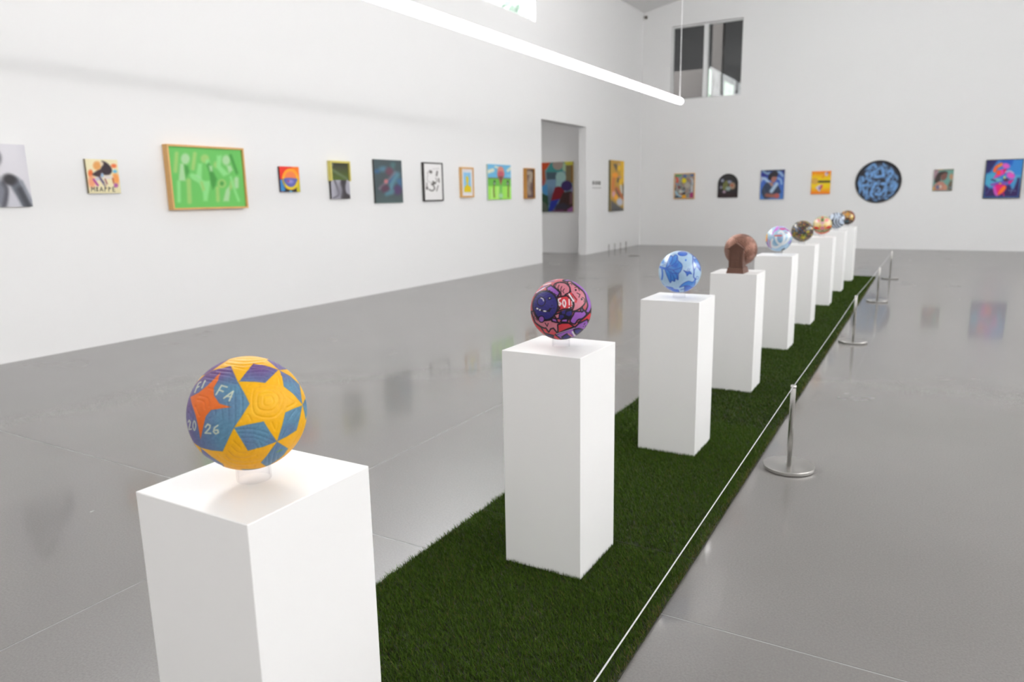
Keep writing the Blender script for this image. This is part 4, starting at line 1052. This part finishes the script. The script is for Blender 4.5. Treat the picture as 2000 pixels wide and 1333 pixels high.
# 12-18 on the far wall
def a_collage(A):
    A.fill((150, 146, 142)); g = np.random.default_rng(5)
    pal = [(96, 120, 110), (190, 190, 186), (70, 70, 76), (120, 150, 176), (160, 120, 100), (210, 206, 196), (60, 66, 80), (130, 130, 120)]
    for k in range(70):
        x, y = g.uniform(100, 660), g.uniform(140, 830); A.line([(x, y), (x + g.uniform(-70, 70), y + g.uniform(20, 100))], g.uniform(20, 50), pal[g.integers(len(pal))], soft=16)
    A.poly([(110, 140), (310, 140), (290, 200), (130, 200)], (96, 156, 100)); A.poly([(560, 140), (660, 140), (650, 210), (560, 190)], (64, 100, 150)); A.ell(400, 190, 46, 40, (80, 110, 170)); A.line([(150, 240), (190, 300), (160, 360)], 60, (206, 92, 70)); A.ell(375, 325, 66, 76, (226, 206, 36), soft=30)
    A.poly([(190, 460), (260, 470), (270, 570), (200, 560)], (120, 70, 74)); A.ell(470, 470, 90, 80, (176, 168, 158), soft=40); A.line([(600, 290), (600, 640)], 60, (204, 206, 212), soft=30); A.line([(580, 300), (590, 480)], 18, (90, 100, 110)); A.poly([(330, 740), (430, 740), (440, 830), (310, 830)], (226, 160, 40)); A.poly([(550, 690), (640, 670), (640, 820), (540, 820)], (170, 56, 110)); A.poly([(320, 670), (420, 660), (410, 730), (330, 730)], (50, 50, 54)); A.line([(120, 640), (230, 790)], 50, (150, 190, 212), soft=24); A.poly([(110, 760), (220, 760), (240, 830), (110, 830)], (60, 80, 96)); A.ell(280, 640, 60, 40, (200, 200, 190), soft=30)
picture('B', -6.034, -5.486, 1.226, 1.888, .035, [(105, 130), (665, 132), (648, 830), (100, 835)], a_collage, 'multicoloured collage with a yellow patch in a thin pale wood frame', soft=12, res=60, frame=.006, fw=.02, fmat=M['wood'])

# arched black painting
def a_arch(A):
    A.fill((42, 41, 42)); A.blend(np.clip((A.Y - 600) / 120, 0, 1), (50, 36, 38)); w = (150, 152, 172)
    A.ell(1438, 325, 44, 46, w, soft=30); A.ell(1630, 370, 70, 46, (140, 144, 168), soft=40); A.poly([(1500, 360), (1560, 330), (1600, 430), (1560, 540), (1500, 600), (1450, 540), (1460, 430)], (126, 128, 70), soft=30, smooth=True); A.line([(1520, 380), (1500, 560)], 18, (66, 68, 44), soft=20); A.line([(1570, 380), (1560, 500)], 16, (76, 78, 44), soft=20)
    A.ell(1715, 480, 84, 96, (164, 134, 108), soft=40); A.ell(1705, 465, 34, 30, (178, 84, 60), soft=30); A.ell(1600, 555, 70, 62, (146, 164, 160), soft=40); A.ell(1405, 515, 40, 40, (136, 132, 150), soft=28); A.ell(1495, 640, 46, 40, (166, 140, 160), soft=30); A.ell(1655, 540, 24, 30, (140, 150, 150), soft=20)
rt = empty('wall_picture'); rt.matrix_world = wall_matrix('B', -4.88, 1.243)
tag(rt, 'black arch-topped painting of a flower cluster', 'picture', 'pictures on the gallery walls')
AWd, AHt, ARr = .504, .600, .252
def arch_pts(r, cx, zc, n=28): return [(cx + r * math.cos(a), zc + r * math.sin(a)) for a in np.linspace(0, math.pi, n)]
# body with dark edge
bm = bmesh.new(); prism(bm, [(0, 0), (AWd, 0)] + arch_pts(ARr, AWd / 2, AHt - ARr), 'y', .001, .034); from_bm('panel', bm, M['black_frame'], rt)
nr, na = 24, 60
out = [(AWd * t, 0.) for t in np.linspace(0, 1, 20)] + [(AWd, z) for z in np.linspace(0, AHt - ARr, 14)[1:-1]] + arch_pts(ARr, AWd / 2, AHt - ARr, 40) + [(0, z) for z in np.linspace(AHt - ARr, 0, 14)[1:-1]]
out = np.array(out); ctr = np.array([AWd / 2, AHt * .48]); na = len(out)
P2 = np.concatenate([ctr + (out - ctr) * (k / nr) * .985 for k in range(1, nr + 1)] + [ctr[None]])
F = []
for k in range(nr - 1):
    for i in range(na): F.append((k * na + i, k * na + (i + 1) % na, (k + 1) * na + (i + 1) % na, (k + 1) * na + i))
F += [(nr * na, nr * na, (i + 1) % na, i) for i in range(na)]
H = homography([(1312, 135), (1872, 135), (1858, 800), (1312, 800)]); q = H @ np.stack([P2[:, 0] / AWd, 1 - P2[:, 1] / AHt, np.ones(len(P2))])
A = Art(q[0] / q[2], q[1] / q[2], 14); a_arch(A)
V3 = np.stack([P2[:, 0], np.full(len(P2), .0355), P2[:, 1]], 1)
tri = [(f[0], f[1], f[2]) for f in F[:-na]] + [(f[0], f[2], f[3]) for f in F[:-na]] + [(nr * na, (i + 1) % na, i) for i in range(na)]
np_mesh('canvas', V3, np.array(tri), M['art'], rt, A.linear())

def a_man(A):
    A.fill((60, 90, 176)); A.blend(np.clip((A.Y - 300) / 500, 0, 1) * .8, (84, 140, 206)); A.poly([(130, 60), (760, 60), (740, 130), (140, 140)], (60, 66, 84), soft=40); A.poly([(150, 170), (300, 160), (300, 250), (150, 260)], (44, 44, 128), soft=50); A.poly([(680, 90), (760, 90), (740, 200), (680, 200)], (44, 40, 100), soft=40)
    L = (176, 200, 222)
    A.line([(190, 110), (280, 180), (340, 170)], 50, (140, 170, 196), soft=40, smooth=True); A.line([(160, 300), (240, 310), (330, 400)], 70, L, soft=50, smooth=True); A.line([(530, 150), (600, 160), (670, 240)], 60, (150, 180, 212), soft=40, smooth=True); A.line([(560, 300), (620, 340), (640, 430)], 50, (150, 186, 220), soft=40, smooth=True); A.ell(140, 320, 30, 60, (200, 200, 216), soft=40)
    A.poly([(270, 400), (340, 420), (400, 500), (520, 440), (590, 540), (620, 640), (540, 680), (300, 790), (220, 780), (150, 640), (180, 520)], (52, 62, 84), soft=30, smooth=True); A.poly([(330, 400), (420, 400), (440, 470), (390, 500)], (170, 124, 106), soft=24); A.poly([(390, 270), (500, 230), (530, 290), (490, 370), (430, 410), (380, 340)], (168, 112, 100), soft=30, smooth=True)
    A.poly([(310, 300), (340, 200), (440, 130), (530, 130), (560, 210), (520, 260), (420, 260), (380, 330), (340, 340)], (48, 44, 50), soft=26, smooth=True); A.line([(390, 610), (450, 530), (520, 440)], 84, L, soft=36, smooth=True); A.line([(270, 700), (400, 720), (540, 720)], 90, (150, 94, 80), soft=40, smooth=True); A.ell(520, 720, 60, 60, (176, 90, 84), soft=36); A.line([(210, 540), (250, 680)], 14, (84, 96, 120), soft=20)
picture('B', -3.820, -3.260, 1.187, 1.902, .035, [(142, 95), (722, 88), (675, 800), (108, 800)], a_man, 'blue painting of a person in a dark hat and shirt among white birds', soft=16, res=70, edge=(60, 66, 84))
def a_flag(A):
    A.fill((238, 206, 20)); n = A.noise(50, 2)
    for y in (150, 660): A.blend(np.clip(1 - np.abs(A.Y - y) / 150, 0, 1) * (1.1 + .4 * (n - .5)), (236, 130, 26))
    A.line([(1340, 395), (1870, 385)], 46, (58, 52, 36), soft=26); A.ell(1445, 375, 90, 74, (218, 168, 76), soft=30); A.line([(1640, 290), (1720, 200)], 30, (232, 140, 40), soft=30); A.ell(1735, 210, 44, 50, (226, 200, 214), soft=30); A.line([(1750, 200), (1765, 180)], 20, (120, 80, 140), soft=20)
    A.poly([(1460, 530), (1560, 460), (1650, 450), (1630, 520), (1570, 630)], (226, 210, 222), soft=26); A.poly([(1590, 470), (1650, 460), (1640, 520), (1580, 590)], (200, 70, 80), soft=24); A.ell(1570, 540, 26, 40, (150, 130, 180), soft=24)
picture('B', -2.632, -2.206, 1.294, 1.833, .03, [(1372, 150), (1850, 140), (1825, 670), (1348, 685)], a_flag, 'small orange and yellow banded canvas with a dark stripe', soft=14, res=50, edge=(226, 150, 60))

# round black and blue panel
def a_round(A):
    A.fill((40, 40, 46)); g = np.random.default_rng(12); n = A.noise(70, 6)
    Bl = (112, 158, 212)
    A.blend(np.clip((n - .27) * 1.8, 0, .7) * (((A.X - 745) / 560) ** 2 + ((A.Y - 670) / 500) ** 2 < .92), Bl)
    S = [([(420, 330), (560, 220), (640, 300)], 70), ([(400, 460), (520, 520), (560, 420)], 90), ([(640, 480), (700, 520), (860, 500)], 80), ([(800, 300), (830, 380), (860, 460)], 80), ([(980, 380), (1080, 360), (1060, 500), (980, 600)], 70), ([(310, 560), (340, 650)], 70), ([(230, 700), (270, 780), (400, 760), (540, 720)], 80), ([(700, 680), (640, 800), (600, 960), (660, 1030)], 80), ([(860, 690), (960, 700), (940, 860), (850, 960), (740, 960)], 80), ([(1130, 720), (1240, 690), (1200, 800)], 90), ([(1010, 830), (1000, 940)], 60), ([(280, 860), (280, 980)], 50), ([(480, 900), (500, 980), (490, 1120)], 60), ([(1020, 1050), (1070, 1060)], 60), ([(1180, 460), (1230, 560)], 30), ([(820, 190), (860, 260)], 40), ([(740, 800), (830, 830), (780, 900)], 50), ([(380, 860), (420, 950)], 60), ([(830, 1040), (860, 1080)], 40), ([(560, 420), (640, 380), (720, 320)], 60), ([(520, 600), (560, 640), (420, 600)], 60), ([(1120, 640), (1180, 620)], 40)]
    for p, w in S: A.line(p, w, Bl, soft=44, smooth=len(p) > 2, alpha=.92)
    for q in ((545, 370), (490, 515), (420, 640), (530, 700), (950, 480), (880, 800), (1030, 710), (560, 860), (1080, 560), (940, 940), (760, 1040)): A.ell(*q, 26, 30, (54, 56, 64), soft=30)
    A.line([(620, 590), (860, 580)], 36, (44, 44, 52), soft=40); A.jitter(30, .3, 8)
rt = empty('wall_picture'); rt.matrix_world = wall_matrix('B', -1.183, 1.556)
tag(rt, 'large round black panel covered in light blue figures', 'picture', 'pictures on the gallery walls')
RD = .482
bm = bmesh.new(); lathe(bm, [(0, .001), (RD, .001), (RD, .035), (RD - .012, .038), (RD - .014, .034), (0, .034)], 72)
bmesh.ops.rotate(bm, verts=bm.verts, cent=(0, 0, 0), matrix=Matrix.Rotation(-math.pi / 2, 3, 'X'))
from_bm('panel', bm, M['black_frame'], rt)
nr, na = 34, 96
ang = np.linspace(0, 2 * math.pi, na, endpoint=False)
P2 = np.concatenate([[[0., 0.]]] + [np.stack([np.cos(ang), np.sin(ang)], 1) * (RD - .015) * k / nr for k in range(1, nr + 1)])
tri = [(0, 1 + i, 1 + (i + 1) % na) for i in range(na)]
for k in range(nr - 1):
    for i in range(na):
        a, b = 1 + k * na + i, 1 + k * na + (i + 1) % na; tri += [(a, a + na, b + na), (a, b + na, b)]
H = homography([(75, 150), (1310, 75), (1400, 1120), (165, 1240)])
q = H @ np.stack([P2[:, 0] / (2 * RD) + .5, .5 - P2[:, 1] / (2 * RD), np.ones(len(P2))])
A = Art(q[0] / q[2], q[1] / q[2], 14); a_round(A)
np_mesh('canvas', np.stack([P2[:, 0], np.full(len(P2), .0355), P2[:, 1]], 1), np.array(tri), M['art'], rt, A.linear())

def a_small(A):
    A.fill((110, 160, 150)); A.poly([(150, 340), (260, 340), (220, 480), (150, 560)], (170, 140, 150), soft=40); A.line([(170, 335), (550, 335)], 24, (120, 110, 90), soft=20); A.line([(240, 340), (330, 335)], 20, (190, 150, 90), soft=16)
    A.poly([(170, 590), (190, 480), (260, 390), (380, 370), (430, 400), (400, 440), (300, 470), (280, 560), (220, 600)], (58, 48, 46), soft=30, smooth=True); A.poly([(300, 450), (400, 400), (420, 450), (400, 510), (350, 550), (300, 540)], (124, 84, 76), soft=30, smooth=True); A.poly([(130, 760), (160, 640), (260, 570), (340, 580), (400, 660), (420, 760)], (186, 130, 116), soft=30); A.ell(225, 690, 34, 44, (96, 100, 130), soft=26); A.ell(285, 680, 24, 34, (206, 196, 180), soft=24); A.ell(375, 690, 44, 50, (196, 140, 116), soft=30)
    A.ell(500, 480, 40, 60, (190, 146, 116), soft=30); A.poly([(440, 640), (480, 560), (520, 560), (520, 760), (430, 760)], (110, 96, 80), soft=30); A.ell(485, 700, 30, 30, (110, 120, 130), soft=24); A.ell(140, 720, 30, 40, (206, 160, 96), soft=26)
picture('B', -.069, .304, 1.321, 1.792, .03, [(168, 335), (548, 328), (512, 762), (120, 770)], a_small, 'small painted portrait in pink clothes on a green background', soft=14, res=50, edge=(150, 140, 120))
def a_pink(A):
    A.fill((52, 132, 206)); A.poly([(1230, 120), (1480, 120), (1380, 260), (1300, 380), (1220, 420)], (44, 38, 96), soft=50); A.poly([(1470, 110), (1800, 110), (1760, 240), (1560, 200)], (22, 88, 186), soft=50); A.poly([(1220, 420), (1400, 380), (1480, 560), (1300, 720), (1200, 640)], (76, 168, 202), soft=60); A.ell(1880, 560, 120, 120, (80, 170, 206), soft=70)
    A.poly([(1180, 900), (1200, 640), (1300, 720), (1420, 720), (1700, 640), (1800, 720), (1880, 500), (1940, 500), (1930, 900)], (50, 32, 88), soft=50); A.line([(1780, 700), (1830, 560)], 60, (70, 150, 200), soft=50); A.line([(1230, 830), (1320, 700)], 16, (70, 80, 150), soft=20); A.line([(1700, 760), (1850, 770)], 10, (110, 130, 170), soft=14); A.line([(1740, 820), (1790, 690)], 10, (110, 140, 170), soft=14)
    A.line([(1400, 350), (1440, 280), (1540, 220)], 70, (240, 96, 40), soft=30, smooth=True); A.line([(1480, 260), (1550, 220)], 26, (226, 170, 60), soft=20); A.ell(1640, 255, 80, 56, (230, 96, 200), soft=36, ang=15); A.poly([(1430, 420), (1480, 340), (1620, 310), (1650, 350), (1590, 430), (1480, 480), (1370, 520)], (228, 60, 160), soft=30); A.ell(1480, 390, 46, 50, (242, 80, 34), soft=30); A.poly([(1580, 330), (1650, 310), (1640, 370), (1600, 420)], (200, 20, 90), soft=20)
    A.ell(1740, 450, 90, 66, (232, 92, 196), soft=36, ang=20); A.line([(1630, 380), (1720, 360), (1790, 400)], 26, (210, 190, 214), soft=24, smooth=True); A.poly([(1680, 560), (1810, 530), (1740, 620), (1690, 640)], (224, 30, 130), soft=26); A.line([(1340, 640), (1480, 610), (1650, 600)], 40, (150, 60, 170), soft=40, smooth=True); A.ell(1480, 540, 70, 26, (120, 190, 190), soft=30); A.ell(1640, 540, 60, 36, (80, 36, 70), soft=30); A.ell(1610, 490, 24, 30, (190, 214, 120), soft=20); A.line([(1340, 535), (1420, 560)], 30, (46, 50, 84), soft=24); A.ell(1520, 620, 26, 22, (200, 190, 60), soft=20)
    A.poly([(1390, 680), (1470, 630), (1600, 640), (1650, 680), (1600, 790), (1500, 860), (1430, 850), (1390, 780)], (226, 16, 120), soft=30, smooth=True); A.line([(1400, 700), (1420, 800), (1450, 850)], 60, (200, 90, 190), soft=40, smooth=True); A.poly([(1620, 660), (1640, 720), (1560, 810), (1470, 850), (1500, 770), (1560, 690)], (244, 120, 28), soft=30, smooth=True); A.line([(1590, 830), (1600, 870)], 30, (180, 20, 110), soft=24)
    A.line([(1170, 890), (1880, 890)], 10, (60, 110, 160)); A.line([(1225, 150), (1180, 890)], 8, (60, 100, 150)); A.line([(1975, 150), (1890, 890)], 8, (70, 140, 190))
picture('B', .896, 1.568, 1.141, 1.964, .04, [(1245, 140), (1995, 122), (1915, 905), (1168, 912)], a_pink, 'vivid pink and orange figure on a blue and violet ground in a dark frame', soft=16, res=80, frame=.006, fw=.014, fmat=M['black_frame'])

# painting in the side room
def a_side(A):
    A.fill((116, 150, 160)); A.poly([(-200, 150), (330, 150), (220, 330), (-200, 330)], (196, 72, 24)); A.poly([(-200, 320), (200, 320), (210, 560), (160, 700), (-200, 700)], (166, 86, 52), smooth=False); A.poly([(60, 560), (200, 560), (160, 690), (60, 690)], (156, 80, 88), soft=60)
    A.poly([(330, 180), (620, 180), (620, 260), (540, 400), (440, 380), (210, 385)], (60, 140, 136)); A.ell(470, 220, 112, 120, (164, 148, 138)); A.poly([(590, 160), (650, 240), (640, 400), (560, 330)], (168, 196, 160)); A.poly([(600, 150), (800, 150), (800, 245), (640, 245)], (206, 200, 70)); A.poly([(635, 245), (800, 245), (800, 640), (620, 600)], (122, 108, 78)); A.poly([(740, 245), (790, 245), (790, 620), (740, 620)], (140, 100, 46))
    A.poly([(225, 385), (440, 385), (420, 545), (230, 550)], (68, 88, 98)); A.ell(525, 500, 105, 120, (150, 186, 180)); A.poly([(430, 560), (600, 570), (520, 700), (420, 690)], (146, 182, 182)); A.poly([(240, 550), (430, 550), (400, 720), (330, 900), (260, 1080), (235, 800)], (112, 142, 170)); A.blend(np.clip((A.Y - 680) / 250, 0, 1) * ((A.X > 235) & (A.X < 350) & (A.Y < 1100)) * .7, (66, 78, 96))
    A.poly([(-200, 700), (120, 690), (240, 640), (245, 890), (180, 870), (120, 780)], (72, 138, 190)); A.poly([(-200, 860), (140, 850), (245, 900), (260, 1250), (-200, 1250)], (34, 66, 46)); A.ell(90, 1170, 150, 160, (84, 92, 80))
    A.poly([(400, 720), (470, 700), (560, 720), (600, 840), (500, 970), (310, 1010), (350, 860)], (118, 12, 28)); A.poly([(560, 830), (740, 800), (770, 1250), (360, 1250), (460, 1060)], (56, 32, 28)); A.poly([(400, 1090), (560, 1050), (700, 1130), (600, 1200), (370, 1190)], (48, 44, 58), soft=50); A.ell(640, 690, 112, 112, (50, 32, 86)); A.poly([(310, 1010), (490, 970), (400, 1120), (340, 1230), (250, 1240), (280, 1100)], (28, 44, 140))
    A.poly([(700, 850), (780, 820), (780, 1080), (690, 1090)], (112, 76, 82), soft=40); A.poly([(740, 720), (800, 700), (800, 820), (730, 820)], (140, 128, 180)); A.poly([(640, 1200), (770, 1110), (770, 1260), (630, 1260)], (150, 92, 150)); A.poly([(330, 1210), (600, 1200), (590, 1260), (330, 1260)], (104, 60, 96), soft=40); A.poly([(560, 1210), (640, 1200), (630, 1260), (560, 1260)], (70, 30, 40))
picture('S', -8.72, -7.475, .985, 2.155, .04, [(-190, 180), (782, 160), (752, 1245), (-190, 1245)], a_side, 'large painting of overlapping coloured shapes seen through the doorway', soft=16, res=90, edge=(190, 170, 90))

# ------------------------------------------------------------------ small things
# wall lettering beside the doorway (too small to read): dark line and fainter line below
rt = empty('wall_lettering'); rt.matrix_world = wall_matrix('L', 15.93, 1.50)
tag(rt, 'small dark wall lettering between the doorway and the golden painting', 'lettering')
g = random.Random(4)
x = 0.0
for k, w in enumerate((.10, .06, .05, .06, .05, .10)):
    hgt = .085
    boxes('letter', [(x, x + w * .75, .0003, .0012, .105, .105 + hgt)], M['vinyl'], rt); x += w * 1.22
for k in range(8): boxes('letter', [(k * .065, k * .065 + .045, .0003, .0012, .02, .05)], M['vinyl_pale'], rt)
# four short thin posts standing along the wall foot
bm = bmesh.new(); lathe(bm, [(0, .0005), (.022, .0005), (.022, .006), (.010, .008), (.010, .152), (.008, .156), (0, .156)], 12)
o0 = from_bm('low_post', bm, M['post_grey'], None, True)
for k, (yy, lb) in enumerate(((16.89, 'leftmost of four short grey posts at the wall foot under the golden painting'), (17.28, 'second of four short grey posts at the wall foot'), (17.67, 'third of four short grey posts at the wall foot'), (18.07, 'rightmost of four short grey posts at the wall foot'))):
    o = o0 if k == 0 else link(bpy.data.objects.new('low_post', o0.data))
    o.location = (XL + .03, yy, 0); tag(o, lb, 'post', 'short posts at the wall foot')
bm = bmesh.new(); lathe(bm, [(0, .0004), (.125, .0004), (.125, .003), (.118, .005), (0, .005)], 32)
rt = from_bm('floor_box', bm, M['box_lid'], None); rt.location = (-5.81, 15.61, 0)
tag(rt, 'round dark floor outlet cover in front of the far left corner', 'floor outlet')
bm = bmesh.new(); lathe(bm, [(0, .0), (.018, .0), (.018, .05), (0, .05)], 12)
bmesh.ops.rotate(bm, verts=bm.verts, cent=(0, 0, 0), matrix=Matrix.Rotation(math.pi / 2, 3, 'X'))
rt = tag(empty('wall_sensor', (-6.88, YB, 5.85)), 'small grey sensor high in the far corner below the ceiling', 'sensor')
from_bm('arm', bm, M['frame_white'], rt)
bm = bmesh.new(); lathe(bm, [(0, -.035), (.03, -.03), (.045, -.005), (.045, .03), (.03, .045), (0, .045)], 20, (0, -.075, 0)); from_bm('body', bm, M['sensor'], rt, True)

# tree outside the high window
rt = tag(empty('tree', (-13.5, 23.5, 0)), 'leafy green tree outside the high window', 'tree')
bm = bmesh.new(); tube_path(bm, [(0, 0, 0), (.1, .05, 3), (0, .1, 6), (.1, 0, 8.5)], [.28, .22, .15, .06], 10); from_bm('trunk', bm, M['bark'], rt, True)
n = 2600
d = rng.normal(size=(n, 3)); d /= np.linalg.norm(d, axis=1)[:, None]
pc = d * (rng.random((n, 1)) ** .4) * np.array([3.4, 4.6, 3.2]) + np.array([0, -1.0, 8.2])
e1 = rng.normal(size=(n, 3)) * .16; e2 = rng.normal(size=(n, 3)) * .16
Vt = np.stack([pc - e1, pc + e2, pc + e1, pc - e2], 1).reshape(-1, 3)
o = np_mesh('foliage', Vt, np.arange(4 * n).reshape(-1, 4), M['leaf'], rt); o['kind'] = 'stuff'
